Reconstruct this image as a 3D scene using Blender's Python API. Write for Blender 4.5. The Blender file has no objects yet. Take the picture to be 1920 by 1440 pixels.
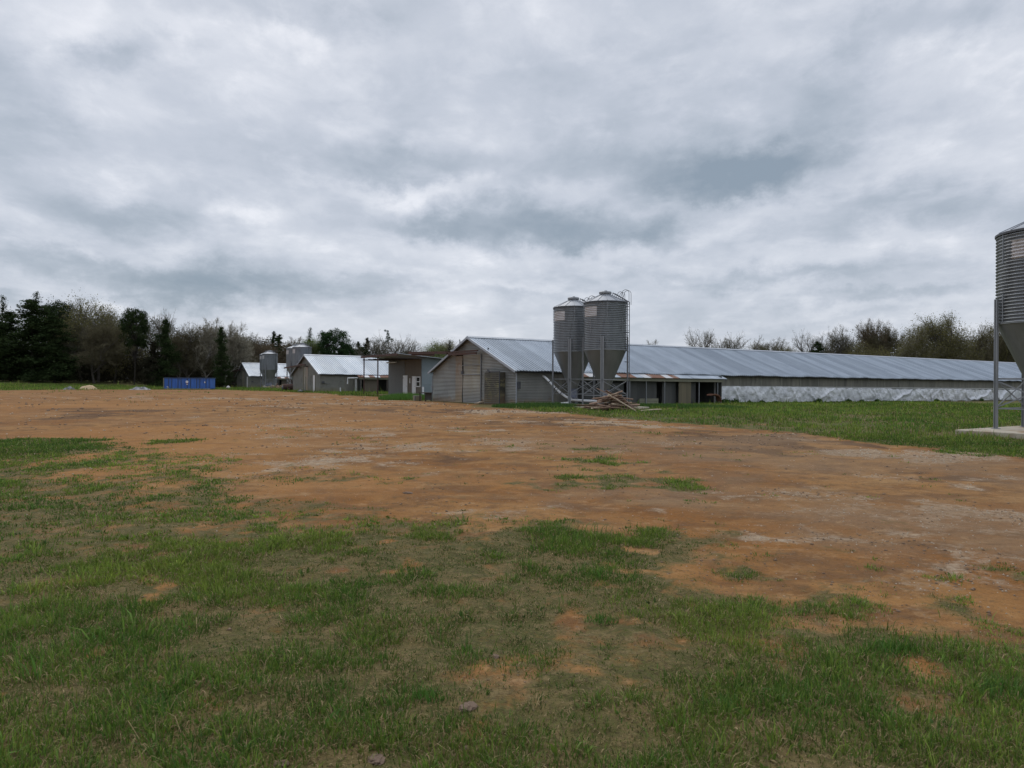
import bpy, math, random
import numpy as np
from mathutils import Vector, Matrix
R = math.radians
random.seed(7)
scene = bpy.context.scene
COL = scene.collection
H_CAM = 1.55
F = 1331.0

def hor(px): return 712 + 7*px/1920.0
def P(px, py, z=0.0):
    """ground point seen at photo pixel (used only to work out world positions)"""
    Y = (H_CAM - z)*F/(py - hor(px))
    return ((px-960)/F*Y, Y)

# ------------------------------------------------------------------ noise
def _hash(ix, iy, seed):
    h = (ix.astype(np.int64)*374761393 + iy.astype(np.int64)*668265263 + seed*1442695041) & 0xffffffff
    h = ((h ^ (h >> 13))*1274126177) & 0xffffffff
    return ((h ^ (h >> 16)) & 0xffff)/65535.0
def vnoise(x, y, seed=0):
    ix = np.floor(x); iy = np.floor(y); fx = x-ix; fy = y-iy
    fx = fx*fx*(3-2*fx); fy = fy*fy*(3-2*fy)
    a = _hash(ix, iy, seed); b = _hash(ix+1, iy, seed); c = _hash(ix, iy+1, seed); d = _hash(ix+1, iy+1, seed)
    return (a*(1-fx)+b*fx)*(1-fy) + (c*(1-fx)+d*fx)*fy
def fbm(x, y, octv=4, seed=0):
    s = 0; a = 0.5; t = 0
    for o in range(octv):
        s = s + a*vnoise(x*(2**o)+17.3*o, y*(2**o)-9.1*o, seed+o); t += a; a *= 0.5
    return s/t
def sstep(a, b, x):
    t = np.clip((x-a)/(b-a), 0, 1); return t*t*(3-2*t)

# ------------------------------------------------------------------ local frame of the poultry houses
UX, UY = 0.8517, 0.5240          # long axis of the houses
CX, CY = 0.27, 44.6              # near corner of the first house
SLOPE = 0.006
def uv(x, y):
    dx = x-CX; dy = y-CY
    return dx*UX+dy*UY, -dx*UY+dy*UX
def W(u, v):
    return (CX+u*UX-v*UY, CY+u*UY+v*UX)
def terrain(x, y):
    x = np.asarray(x, float); y = np.asarray(y, float)
    u, v = uv(x, y)
    z = -SLOPE*np.clip(u, 0, 200)
    z = z + 0.18*sstep(20, 44, v)
    z = z + 1.25*sstep(85, 130, y)*sstep(-50, -88, x)
    z = z + 0.05*sstep(-6, 0, v)*sstep(20, 5, v)
    return z
def tz(x, y): return float(terrain(x, y))

# ------------------------------------------------------------------ ground masks
dirt_px = [(200,824),(330,880),(450,925),(640,948),(800,952),(960,945),(1100,965),(1200,985),(1350,1022),(1500,1060),(1700,1100),(1920,1155)]
DP = [(-110,32),(-30,20.5),P(0,822)]+[P(*q) for q in dirt_px]+[(12,-1),(30,-8),(40,4),(24,8.5)]
DP += [P(*q) for q in [(1920,857),(1750,845),(1600,828),(1500,815),(1400,804),(1300,797),(1200,789),(1100,778),(960,768),(880,764)]]
DP += [(-2.3,46.5),(-6.6,54.0),(-8.2,56.0),(-8.6,60),(-10.5,66.2),(-17,71.5),(-21.6,80.5),(-24.5,82.0),(-28.6,90),(-34,96),(-44,107),(-52,104),(-60,97),(-66,88),(-80,84),(-110,82)]
DP = np.array(DP)
def poly_sd(x, y, poly):
    """signed distance, positive outside"""
    n = len(poly); d2 = np.full(x.shape, 1e12); inside = np.zeros(x.shape, bool)
    for i in range(n):
        ax, ay = poly[i]; bx, by = poly[(i+1) % n]
        ex, ey = bx-ax, by-ay
        t = np.clip(((x-ax)*ex+(y-ay)*ey)/(ex*ex+ey*ey+1e-9), 0, 1)
        d2 = np.minimum(d2, (x-ax-t*ex)**2+(y-ay-t*ey)**2)
        c = ((ay > y) != (by > y))
        with np.errstate(divide='ignore', invalid='ignore'):
            xi = ax+(y-ay)/(by-ay if by != ay else 1e-9)*(bx-ax)
        inside ^= (c & (x < xi))
    d = np.sqrt(d2)
    return np.where(inside, -d, d)
def ell(x, y, px, py, rpx, rpy):
    """soft ellipse given by photo position of a ground patch, in metres"""
    cx, cy = P(px, py); ry = abs(P(px, py-rpy)[1]-P(px, py+rpy)[1])/2; rx = rpx/F*cy
    s = 2.2/max(rx, ry); k = int(px*7+py) % 97
    wx = (fbm(x*s+k, y*s, 4, 5)-.5)*rx*2.6; wy = (fbm(x*s, y*s+k, 4, 6)-.5)*ry*2.6
    return np.exp(-(((x+wx-cx)/rx)**2+((y+wy-cy)/ry)**2))
def grass_mask(x, y):
    r = np.hypot(x, y)
    sd = poly_sd(x, y, DP)
    near = sstep(22, 14, r)
    amp = 0.5 + 1.7*near
    n = fbm(x*0.7, y*0.7, 5, 3)-0.5
    n2 = fbm(x*2.6, y*2.6, 4, 11)-0.5
    s = sd + amp*(n*3.4+n2*2.0)
    w = 0.25+near*(.9+1.5*sstep(2, -4, x))
    g = sstep(-.6*w, 1.7*w, s)
    for q in [(1125,862,55,7,1.2),(1110,842,45,4,1.0),(1190,900,110,16,1.15),(1010,905,70,10,.8),(310,829,38,4,1.2),(700,905,120,14,.62),(880,915,110,15,.6),(560,880,90,14,.6),(90,860,120,22,.7),
              (230,905,130,22,.75),(1500,1030,120,12,.6),(620,740,30,1.2,.5),(130,752,50,1.5,.6),(1010,960,80,10,.8),(1560,1075,90,10,.7),(1800,1085,90,8,.6)]:
        e = ell(x, y, *q[:4])*q[4]
        g = np.maximum(g, sstep(0.30, 0.95, e+1.6*n2+0.8*n)*min(q[4], 1))
    # bare soil patches worn through the lawn
    for q in [(1430,1100,60,9),(1250,1195,70,12),(1580,1020,120,8),(590,998,110,6),(200,890,60,9),(280,1085,60,9),(720,965,60,4),(1380,795,80,4),(1180,1170,40,6)]:
        e = ell(x, y, *q)
        g = g*(1-.72*sstep(0.38, 1.15, e+1.8*n2+.5*n))
    # worn soil everywhere in the lawn
    b1 = fbm(x*1.5+31, y*1.5, 5, 13); b2 = fbm(x*5.5, y*5.5+5, 3, 14)
    wear = sstep(.56, .70, .62*b1+.38*b2)*sstep(25, 12, r)
    return g*(1-.36*wear)
def lush_mask(x, y):
    a = fbm(x*0.5+5, y*0.5, 3, 21); b = fbm(x*2.3, y*2.3+3, 3, 31); c = fbm(x*7, y*7, 2, 33)
    return sstep(0.40, 0.60, 0.22*a+0.50*b+.28*c)
def pale_mask(x, y):
    n = fbm(x*0.5, y*0.5, 5, 41)-0.5
    p = np.zeros(np.shape(x))
    for q in [(560,800,160,12,.9),(620,862,110,18,.9),(860,790,150,12,.7),(700,835,160,10,.6),(1000,772,130,6,1.0),(1180,792,130,7,1.0),(1720,855,190,11,1.1),(1480,885,100,12,.9),(1830,960,80,22,1.0),
              (1700,905,120,16,.7),(950,832,60,10,.7),(600,760,170,6,.55),(300,748,240,3,.5),(1250,950,60,8,.55),(1500,1010,130,9,.7),(1350,925,90,12,.5),(820,960,100,5,.5),(480,742,120,2,.5)]:
        p = np.maximum(p, ell(x, y, *q[:4])*q[4])
    n2 = fbm(x*2.2, y*2.2, 4, 43)-.5
    return np.clip(sstep(0.15, 1.0, p*.85+1.7*n+1.1*n2), 0, 1)
def dark_mask(x, y):
    n = fbm(x*0.45+9, y*0.45, 5, 51)-0.5
    p = np.zeros(np.shape(x))
    for q in [(80,775,160,14,.8),(1250,840,200,10,.8),(1450,822,160,8,.9),(1700,880,180,9,.8),(1850,900,120,10,.8),(1000,790,160,7,.6),(760,770,200,5,.6),(1300,790,60,3,1.0)]:
        p = np.maximum(p, ell(x, y, *q[:4])*q[4])
    n3 = fbm(x*1.6, y*1.6, 4, 55)-.5
    line = np.array([P(700,760), P(880,775), P(1100,797), P(1300,820), P(1500,846), P(1700,872), P(1920,900), P(2300,950)])
    d = np.full(np.shape(x), 99.0)
    for i in range(len(line)-1):
        ax, ay = line[i]; ex, ey = line[i+1]-line[i]; t = np.clip(((x-ax)*ex+(y-ay)*ey)/(ex*ex+ey*ey), 0, 1); d = np.minimum(d, np.hypot(x-ax-t*ex, y-ay-t*ey))
    d = d+n*1.6
    rut = np.exp(-((np.abs(d)-.95)/.32)**2)*(.55+1.6*n3)+np.exp(-((np.abs(d)-3.1)/.35)**2)*(.3+1.4*n3)
    return np.clip(sstep(0.25, 1.0, p*.9+2.2*n+1.0*n3+.7*np.clip(rut, 0, 1)), 0, 1)

# ------------------------------------------------------------------ materials
def new_mat(name):
    m = bpy.data.materials.new(name); m.use_nodes = True
    nt = m.node_tree; nt.nodes.clear()
    out = nt.nodes.new('ShaderNodeOutputMaterial')
    return m, nt, out
class NB:
    def __init__(s, nt): s.nt = nt
    def n(s, t, **kw):
        nd = s.nt.nodes.new(t)
        for k, v in kw.items(): setattr(nd, k, v)
        return nd
    def l(s, a, b): s.nt.links.new(a, b)
    def val(s, sock, v):
        if hasattr(v, 'links') or hasattr(v, 'is_linked'): s.l(v, sock)
        else: sock.default_value = v
    def math(s, op, a, b=None, c=None, clamp=False):
        nd = s.n('ShaderNodeMath', operation=op); nd.use_clamp = clamp
        s.val(nd.inputs[0], a)
        if b is not None: s.val(nd.inputs[1], b)
        if c is not None: s.val(nd.inputs[2], c)
        return nd.outputs[0]
    def mix(s, f, a, b, blend='MIX'):
        nd = s.n('ShaderNodeMix', data_type='RGBA', blend_type=blend)
        s.val(nd.inputs['Factor'], f)
        s.val(nd.inputs[6], a if not isinstance(a, tuple) else (*a[:3], 1)); s.val(nd.inputs[7], b if not isinstance(b, tuple) else (*b[:3], 1))
        return nd.outputs[2]
    def noise(s, vec, scale, detail=4, rough=0.55, dist=0.0):
        nd = s.n('ShaderNodeTexNoise'); s.l(vec, nd.inputs['Vector'])
        nd.inputs['Scale'].default_value = scale; nd.inputs['Detail'].default_value = detail
        nd.inputs['Roughness'].default_value = rough; nd.inputs['Distortion'].default_value = dist
        return nd.outputs[0]
    def ramp(s, f, a, b, lo=0.0, hi=1.0):
        nd = s.n('ShaderNodeMapRange', interpolation_type='SMOOTHSTEP')
        s.val(nd.inputs[0], f); nd.inputs[1].default_value = a; nd.inputs[2].default_value = b
        nd.inputs[3].default_value = lo; nd.inputs[4].default_value = hi
        return nd.outputs[0]
    def mapping(s, vec, scale=(1,1,1), loc=(0,0,0)):
        nd = s.n('ShaderNodeMapping'); s.l(vec, nd.inputs[0]); nd.inputs['Scale'].default_value = scale; nd.inputs['Location'].default_value = loc
        return nd.outputs[0]
    def bump(s, h, strength=0.3, dist=0.02, normal=None):
        nd = s.n('ShaderNodeBump'); s.l(h, nd.inputs['Height']); nd.inputs['Strength'].default_value = strength; nd.inputs['Distance'].default_value = dist
        if normal: s.l(normal, nd.inputs['Normal'])
        return nd.outputs[0]

def surf(name, c1, c2, scale=3.0, rough=0.7, metal=0.0, bump=0.0, stretch=(1,1,1), c3=None, c3scale=1.0, c3thr=(0.55,0.7), base_dirt=None, sheet=None, rand=0.0):
    """weathered surface: two-colour noise, optional stain colour, splash of dirt at the foot, sheet-to-sheet tint"""
    m, nt, out = new_mat(name); b = NB(nt)
    tc = b.n('ShaderNodeTexCoord').outputs['Object']
    v = b.mapping(tc, stretch)
    n1 = b.noise(v, scale, 6, 0.6)
    col = b.mix(b.ramp(n1, 0.3, 0.7), c1, c2)
    if sheet:
        ss = b.n('ShaderNodeVectorMath', operation='SNAP'); b.l(tc, ss.inputs[0]); ss.inputs[1].default_value = sheet
        wn = b.n('ShaderNodeTexWhiteNoise'); b.l(ss.outputs[0], wn.inputs[0])
        col = b.mix(1.0, col, b.mix(wn.outputs[0], (.80,.80,.78), (1.12,1.1,1.06)), 'MULTIPLY')
    if c3:
        n3 = b.noise(b.mapping(tc, stretch, (3.3,1.7,9.2)), c3scale, 6, 0.65, 0.4)
        col = b.mix(b.ramp(n3, *c3thr), col, c3)
    if base_dirt:
        sp = b.n('ShaderNodeSeparateXYZ'); b.l(tc, sp.inputs[0])
        nz = b.noise(tc, 2.5, 5, 0.6)
        hz = b.math('ADD', sp.outputs[2], b.math('MULTIPLY', nz, -0.9))
        f = b.ramp(hz, -0.5, base_dirt[1], 0.9, 0.0)
        col = b.mix(f, col, base_dirt[0])
    if rand:
        oi = b.n('ShaderNodeObjectInfo').outputs['Random']
        col = b.mix(1.0, col, b.mix(oi, (1-rand,)*3, (1+rand,)*3), 'MULTIPLY')
    p = b.n('ShaderNodeBsdfPrincipled'); b.val(p.inputs['Base Color'], col)
    b.val(p.inputs['Roughness'], b.ramp(n1, 0.2, 0.8, max(rough-0.12, 0.05), min(rough+0.12, 1)))
    p.inputs['Metallic'].default_value = metal
    if bump:
        b.l(b.bump(b.noise(v, scale*4, 5, 0.6), bump, 0.02), p.inputs['Normal'])
    b.l(p.outputs[0], out.inputs[0])
    return m

M = {}
M['rib_shade'] = surf('painted_rib_shade', (.13,.15,.175), (.19,.21,.24), 2.5, .6, .4)  # darker steel colour that paints in the roof ribs' shadow lines
M['roof'] = surf('galvanised_roof', (.305,.355,.425), (.37,.425,.50), 1.5, .50, .5, .12, (1,.4,.4), c3=(.26,.30,.355), c3scale=.5, c3thr=(.50,.75), sheet=(0.6864,60,60))
M['roof_trim'] = surf('roof_trim', (.33,.36,.40), (.42,.45,.49), 2, .5, .5)
M['corr'] = surf('corrugated_steel', (.25,.26,.258), (.33,.34,.33), .9, .55, .35, .05, (1,1,.6), c3=(.24,.238,.22), c3scale=.55, c3thr=(.55,.8), base_dirt=((.27,.20,.13),.1), sheet=(20,2.4,.8))
M['corr_door'] = surf('corrugated_door', (.30,.30,.275), (.38,.37,.33), 1.2, .55, .3, .05, (1,1,.6), c3=(.31,.28,.20), c3scale=.7, c3thr=(.45,.7), base_dirt=((.22,.22,.21),.8), sheet=(20,9,1.05))
M['corr_tan'] = surf('corrugated_tan', (.34,.29,.23), (.29,.265,.225), 1.2, .6, .2, .05, (1,1,.6), c3=(.28,.19,.13), c3scale=1.6, c3thr=(.52,.7), base_dirt=((.32,.25,.16),.8))
M['clap'] = surf('grey_green_boards', (.17,.175,.155), (.225,.225,.20), 1.1, .85, 0, .1, (1,1,1), c3=(.12,.12,.10), c3scale=.8, c3thr=(.5,.75), base_dirt=((.20,.18,.10),.35))
M['board'] = surf('old_boards', (.13,.13,.115), (.20,.195,.17), 1.5, .9, 0, .2, (2,2,.3), sheet=(1.22,40,40), c3=(.09,.09,.08), c3scale=1.0)
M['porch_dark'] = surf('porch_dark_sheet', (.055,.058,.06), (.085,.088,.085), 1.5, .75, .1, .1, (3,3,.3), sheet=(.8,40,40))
M['porch_tan'] = surf('porch_tan_panel', (.125,.11,.075), (.165,.145,.10), 1.6, .8, 0, .1, (4,4,.3), sheet=(.4,40,40))
M['fascia'] = surf('fascia_board', (.17,.17,.125), (.23,.225,.17), 1.5, .85, 0, .1, (.5,2,2))
M['fascia_pale'] = surf('batten_board', (.34,.35,.34), (.44,.44,.43), 1.5, .85, 0, .1, (.5,2,2))
M['rust'] = surf('rusted_sheet', (.14,.062,.04), (.21,.105,.065), 2.2, .8, .1, .1, (1,.4,1), c3=(.40,.36,.34), c3scale=1.2, c3thr=(.58,.7))
M['rust_beam'] = surf('rusty_beam', (.05,.03,.024), (.095,.048,.036), 2.5, .8, .1, .15, c3=(.05,.035,.03), c3scale=1.5)
M['white_sheet'] = surf('pale_sheet', (.42,.43,.45), (.55,.55,.56), 2, .55, .2, .05, c3=(.35,.2,.13), c3scale=1.4, c3thr=(.6,.75))
M['galv'] = surf('bin_steel', (.245,.262,.28), (.31,.33,.35), 1.6, .45, .65, .02, (1.6,1.6,.35), c3=(.175,.187,.20), c3scale=1.3, c3thr=(.48,.75))
M['galv_roof'] = surf('bin_roof_steel', (.27,.29,.32), (.34,.36,.39), 1.3, .55, .6, .03, c3=(.30,.2,.15), c3scale=1.3, c3thr=(.62,.8))
M['hopper'] = surf('hopper_steel', (.185,.197,.20), (.24,.25,.252), 1.1, .5, .5, .03, (1,1,.35), c3=(.25,.25,.25), c3scale=1.6, c3thr=(.6,.8))
M['leg'] = surf('bin_leg_steel', (.22,.235,.25), (.29,.30,.315), 3, .5, .55, .05, (1,1,.3))
M['dark_steel'] = surf('dark_ladder_steel', (.07,.075,.085), (.11,.115,.125), 3, .5, .4)
M['boot'] = surf('blue_grey_boot', (.16,.18,.24), (.22,.24,.30), 3, .6, .2)
M['decal'] = surf('pale_panel', (.52,.50,.51), (.66,.64,.64), 2.5, .6, 0, c3=(.42,.40,.38), c3scale=2.5, c3thr=(.5,.7))
M['pvc'] = surf('white_pipe', (.62,.64,.66), (.74,.75,.76), 4, .45, 0, c3=(.45,.43,.38), c3scale=2.0, c3thr=(.6,.75))
M['white'] = surf('white_paint', (.60,.60,.60), (.70,.70,.69), 2.5, .6, 0, c3=(.42,.38,.33), c3scale=1.5, c3thr=(.62,.8), base_dirt=((.4,.33,.24),.15))
M['brown_wall'] = surf('brown_sheet_wall', (.105,.088,.068), (.14,.118,.092), 1.1, .8, 0, .05, (3,3,.4))
M['grey_wall'] = surf('grey_sheet_wall', (.12,.12,.115), (.15,.15,.142), 1.1, .8, 0, .05, (3,3,.4))
M['blue_wall'] = surf('blue_grey_sheet_wall', (.20,.25,.28), (.25,.30,.335), .8, .6, .15, .05, (1,1,.6), sheet=(9,9,1.3))
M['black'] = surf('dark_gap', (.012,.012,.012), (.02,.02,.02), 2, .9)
M['glass'] = surf('window_glass', (.015,.017,.02), (.03,.03,.035), 2, .1)
M['louvre'] = surf('louvre_slat', (.11,.11,.095), (.17,.165,.135), 2, .9, 0, .3, c3=(.26,.25,.13), c3scale=1.3, c3thr=(.5,.7))
M['mesh'] = surf('dusty_mesh', (.045,.044,.036), (.09,.085,.068), 1.7, .95, 0, .5, (1,1,2), c3=(.24,.22,.12), c3scale=1.1, c3thr=(.5,.72), base_dirt=((.16,.11,.07),.5))
M['concrete'] = surf('concrete', (.34,.30,.23), (.46,.41,.33), 1.8, .9, 0, .3, c3=(.28,.20,.125), c3scale=1.1, c3thr=(.45,.65))
M['conc_dark'] = surf('concrete_foundation', (.26,.22,.17), (.38,.31,.24), 1.5, .9, 0, .2, c3=(.33,.17,.10), c3scale=.5, c3thr=(.5,.7))
M['wood'] = surf('scrap_board_brown', (.20,.125,.085), (.30,.20,.14), 2, .85, 0, .2, (1,1,1), c3=(.10,.065,.05), c3scale=1.2, rand=.35)
M['wood_pale'] = surf('scrap_board_pale', (.42,.33,.23), (.52,.43,.31), 2, .85, 0, .2, c3=(.3,.2,.13), c3scale=1.2, rand=.15)
M['blue'] = surf('blue_container_paint', (.03,.115,.42), (.045,.15,.50), 1.0, .5, 0, .05, (1,1,.5), c3=(.05,.10,.26), c3scale=1.2, c3thr=(.5,.75))
M['blue_dark'] = surf('blue_container_rim', (.02,.045,.12), (.04,.08,.17), 1.5, .5)
M['red'] = surf('faded_red_mark', (.35,.10,.10), (.40,.14,.14), 3, .6)
M['rubble'] = surf('rubble', (.22,.225,.23), (.42,.42,.42), 2.5, .9, 0, .3, c3=(.12,.12,.13), c3scale=2, c3thr=(.45,.6))
M['sand'] = surf('sand_heap', (.50,.37,.22), (.40,.29,.17), 1.5, .95, 0, .3, c3=(.2,.17,.09), c3scale=.8, c3thr=(.55,.7))
M['clod'] = surf('earth_clod', (.14,.095,.065), (.23,.155,.105), 12, .95, 0, .5)
M['stone'] = surf('pale_gravel', (.33,.27,.20), (.50,.43,.34), 30, .9, 0, 0)
M['stone_brown'] = surf('brown_gravel', (.13,.085,.055), (.24,.16,.10), 30, .9, 0, 0)
M['bark'] = surf('bark_grey', (.085,.075,.065), (.14,.125,.11), 2, .95, 0, .3)
M['bark_pale'] = surf('bark_pale', (.30,.28,.25), (.40,.38,.35), 2, .95, 0, .3)
M['bark_dark'] = surf('bark_dark', (.035,.03,.025), (.06,.052,.045), 2, .95, 0, .3)

# tarp
def tarp_mat():
    m, nt, out = new_mat('silver_tarp'); b = NB(nt)
    tc = b.n('ShaderNodeTexCoord').outputs['Object']
    n1 = b.noise(tc, 1.3, 5, .6, .6)
    col = b.mix(b.ramp(n1, .3, .7), (.56,.58,.61), (.76,.78,.81))
    p = b.n('ShaderNodeBsdfPrincipled'); b.val(p.inputs['Base Color'], col)
    p.inputs['Roughness'].default_value = .38; p.inputs['Metallic'].default_value = .25
    w = b.noise(b.mapping(tc, (1.2,1,2.2)), 2.2, 5, .6, 1.8)
    b.l(b.bump(w, .7, .12), p.inputs['Normal']); b.l(p.outputs[0], out.inputs[0]); return m
M['tarp'] = tarp_mat()

def leaf_mat(name, ca, cb, trans=0.25):
    m, nt, out = new_mat(name); b = NB(nt)
    tc = b.n('ShaderNodeTexCoord').outputs['Object']
    n = b.noise(tc, .9, 3, .6)
    n2 = b.noise(tc, 14, 2, .6)
    f = b.math('ADD', b.math('MULTIPLY', n, .6), b.math('MULTIPLY', n2, .4))
    col = b.mix(b.ramp(f, .38, .62), ca, cb)
    d = b.n('ShaderNodeBsdfDiffuse'); b.val(d.inputs[0], col)
    t = b.n('ShaderNodeBsdfTranslucent'); b.val(t.inputs[0], col)
    mx = b.n('ShaderNodeMixShader'); mx.inputs[0].default_value = trans
    b.l(d.outputs[0], mx.inputs[1]); b.l(t.outputs[0], mx.inputs[2]); b.l(mx.outputs[0], out.inputs[0]); return m
M['lf_cedar'] = leaf_mat('cedar_needles', (.020,.034,.014), (.048,.070,.028), .15)
M['lf_cedar_brown'] = leaf_mat('cedar_bronze_needles', (.024,.026,.017), (.045,.042,.028), .1)
M['lf_pine'] = leaf_mat('pine_needles', (.022,.045,.02), (.05,.085,.034), .15)
M['lf_bud'] = leaf_mat('budding_olive', (.135,.13,.055), (.215,.20,.09), .3)
M['lf_green'] = leaf_mat('spring_green', (.10,.15,.04), (.19,.25,.08), .35)
M['lf_brown'] = leaf_mat('brown_twigs', (.095,.085,.052), (.155,.14,.09), .2)
M['lf_red'] = leaf_mat('reddish_twigs', (.105,.082,.056), (.155,.125,.085), .2)
M['lf_pale'] = leaf_mat('pale_grey_twigs', (.20,.185,.14), (.30,.275,.21), .2)
M['lf_grey'] = leaf_mat('grey_twigs', (.12,.112,.08), (.19,.175,.13), .2)
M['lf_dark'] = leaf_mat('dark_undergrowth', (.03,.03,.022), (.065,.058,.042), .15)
M['lf_deep'] = leaf_mat('deep_wood_twigs', (.048,.048,.026), (.092,.090,.052), .2)
M['lf_weed'] = leaf_mat('weed_leaves', (.035,.075,.02), (.075,.13,.035), .25)

def blade_mat():
    m, nt, out = new_mat('grass_blades'); b = NB(nt)
    at = b.n('ShaderNodeAttribute', attribute_name='col').outputs['Color']
    d = b.n('ShaderNodeBsdfPrincipled'); b.l(at, d.inputs['Base Color']); d.inputs['Roughness'].default_value = .6
    d.inputs['Specular IOR Level'].default_value = .25
    t = b.n('ShaderNodeBsdfTranslucent'); b.l(at, t.inputs[0])
    mx = b.n('ShaderNodeMixShader'); mx.inputs[0].default_value = .3
    b.l(d.outputs[0], mx.inputs[1]); b.l(t.outputs[0], mx.inputs[2]); b.l(mx.outputs[0], out.inputs[0]); return m
M['blade'] = blade_mat()

def ground_mat():
    m, nt, out = new_mat('ground_soil_and_turf'); b = NB(nt)
    geo = b.n('ShaderNodeNewGeometry').outputs['Position']
    an = b.n('ShaderNodeAttribute', attribute_name='mask'); at = an.outputs['Color']; rich = an.outputs['Alpha']
    sp = b.n('ShaderNodeSeparateColor'); b.l(at, sp.inputs[0])
    g, pale, dk = sp.outputs[0], sp.outputs[1], sp.outputs[2]
    nL = b.noise(geo, .22, 5, .6); nM = b.noise(geo, 1.3, 6, .65, .3); nS = b.noise(geo, 9, 5, .7); nF = b.noise(geo, 45, 3, .7)
    nX = b.noise(b.mapping(geo, (.5,1.6,1)), .8, 6, .65, .5)
    dirt = b.mix(b.ramp(nL, .42, .58), (.27,.125,.038), (.36,.20,.080))
    dirt = b.mix(b.ramp(nM, .44, .62, 0, .9), dirt, (.175,.090,.040))
    dirt = b.mix(b.ramp(nX, .50, .68, 0, .60), dirt, (.42,.275,.140))
    dirt = b.mix(b.math('MULTIPLY', b.ramp(b.math('ADD', dk, b.math('MULTIPLY', b.math('SUBTRACT', nM, .5), 1.4)), .15, .8), .85), dirt, (.105,.058,.033))
    dirt = b.mix(b.ramp(nS, .54, .70, 0, .65), dirt, (.12,.062,.030))
    dirt = b.mix(1.0, dirt, (.90,.83,.70), 'MULTIPLY')
    palec = b.mix(b.ramp(nS, .35, .65), (.23,.155,.09), (.50,.40,.29))
    pf = b.ramp(b.math('ADD', b.math('MULTIPLY', pale, .8), b.math('ADD', b.math('MULTIPLY', b.math('SUBTRACT', nM, .5), 1.2), b.math('MULTIPLY', b.math('SUBTRACT', nS, .5), 1.0))), .12, .72, 0, .85)
    dirt = b.mix(pf, dirt, palec)
    zn = b.n('ShaderNodeSeparateColor'); b.l(b.n('ShaderNodeAttribute', attribute_name='zone').outputs['Color'], zn.inputs[0])
    dirt = b.mix(b.math('MULTIPLY', zn.outputs[0], .65), dirt, b.mix(nS, (.30,.125,.030), (.42,.21,.065)))
    dirt = b.mix(b.math('MULTIPLY', zn.outputs[1], .60), dirt, b.mix(nS, (.17,.105,.058), (.30,.205,.125)))
    nQ = b.noise(b.mapping(geo, (1,1,1), (7,3,0)), 3.6, 6, .75, .8)
    dirt = b.mix(b.ramp(nQ, .54, .66, 0, .55), dirt, (.135,.080,.040))
    dirt = b.mix(b.ramp(nQ, .46, .34, 0, .45), dirt, (.42,.27,.14))
    vor = b.n('ShaderNodeTexVoronoi'); b.l(geo, vor.inputs['Vector']); vor.inputs['Scale'].default_value = 26
    peb = b.ramp(vor.outputs['Distance'], .28, .14)
    vr = b.n('ShaderNodeSeparateColor'); b.l(vor.outputs['Color'], vr.inputs[0])
    pebf = b.math('MULTIPLY', peb, b.ramp(vr.outputs[0], .74, .80))
    pebc = b.mix(vr.outputs[1], (.10,.055,.03), (.48,.40,.31))
    dirt = b.mix(b.math('MULTIPLY', pebf, .8), dirt, pebc)
    nT = b.noise(geo, 3.2, 5, .7, .6)
    turf = b.mix(b.ramp(nM, .36, .64), (.095,.092,.028), (.18,.13,.055))
    turf = b.mix(b.ramp(nT, .44, .60), turf, (.088,.084,.026))
    turf = b.mix(b.ramp(nS, .50, .66, 0, .7), turf, (.22,.16,.075))
    turf = b.mix(b.ramp(nF, .50, .66, 0, .6), turf, (.07,.05,.025))
    turf = b.mix(b.math('MULTIPLY', rich, .75), turf, b.mix(b.ramp(nL, .4, .6), (.060,.092,.022), (.135,.120,.045)))
    # distance-independent turf sward for the far fields
    gf = b.ramp(b.math('ADD', g, b.math('ADD', b.math('MULTIPLY', b.math('SUBTRACT', nS, .5), 1.3), b.math('MULTIPLY', b.math('SUBTRACT', nT, .5), 1.6))), .12, .80)
    col = b.mix(gf, dirt, turf)
    col = b.mix(b.ramp(nF, .35, .65, .0, .42), col, b.mix(.5, col, (.05,.035,.02)))
    p = b.n('ShaderNodeBsdfPrincipled'); b.val(p.inputs['Base Color'], col); p.inputs['Roughness'].default_value = .95
    p.inputs['Specular IOR Level'].default_value = .15
    h = b.math('ADD', b.math('MULTIPLY', nS, .6), b.math('MULTIPLY', nF, .25)); h = b.math('ADD', h, b.math('MULTIPLY', nM, 1.2)); h = b.math('ADD', h, b.math('MULTIPLY', pebf, .3))
    b.l(b.bump(h, .9, .07), p.inputs['Normal']); b.l(p.outputs[0], out.inputs[0]); return m
M['ground'] = ground_mat()

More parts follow.
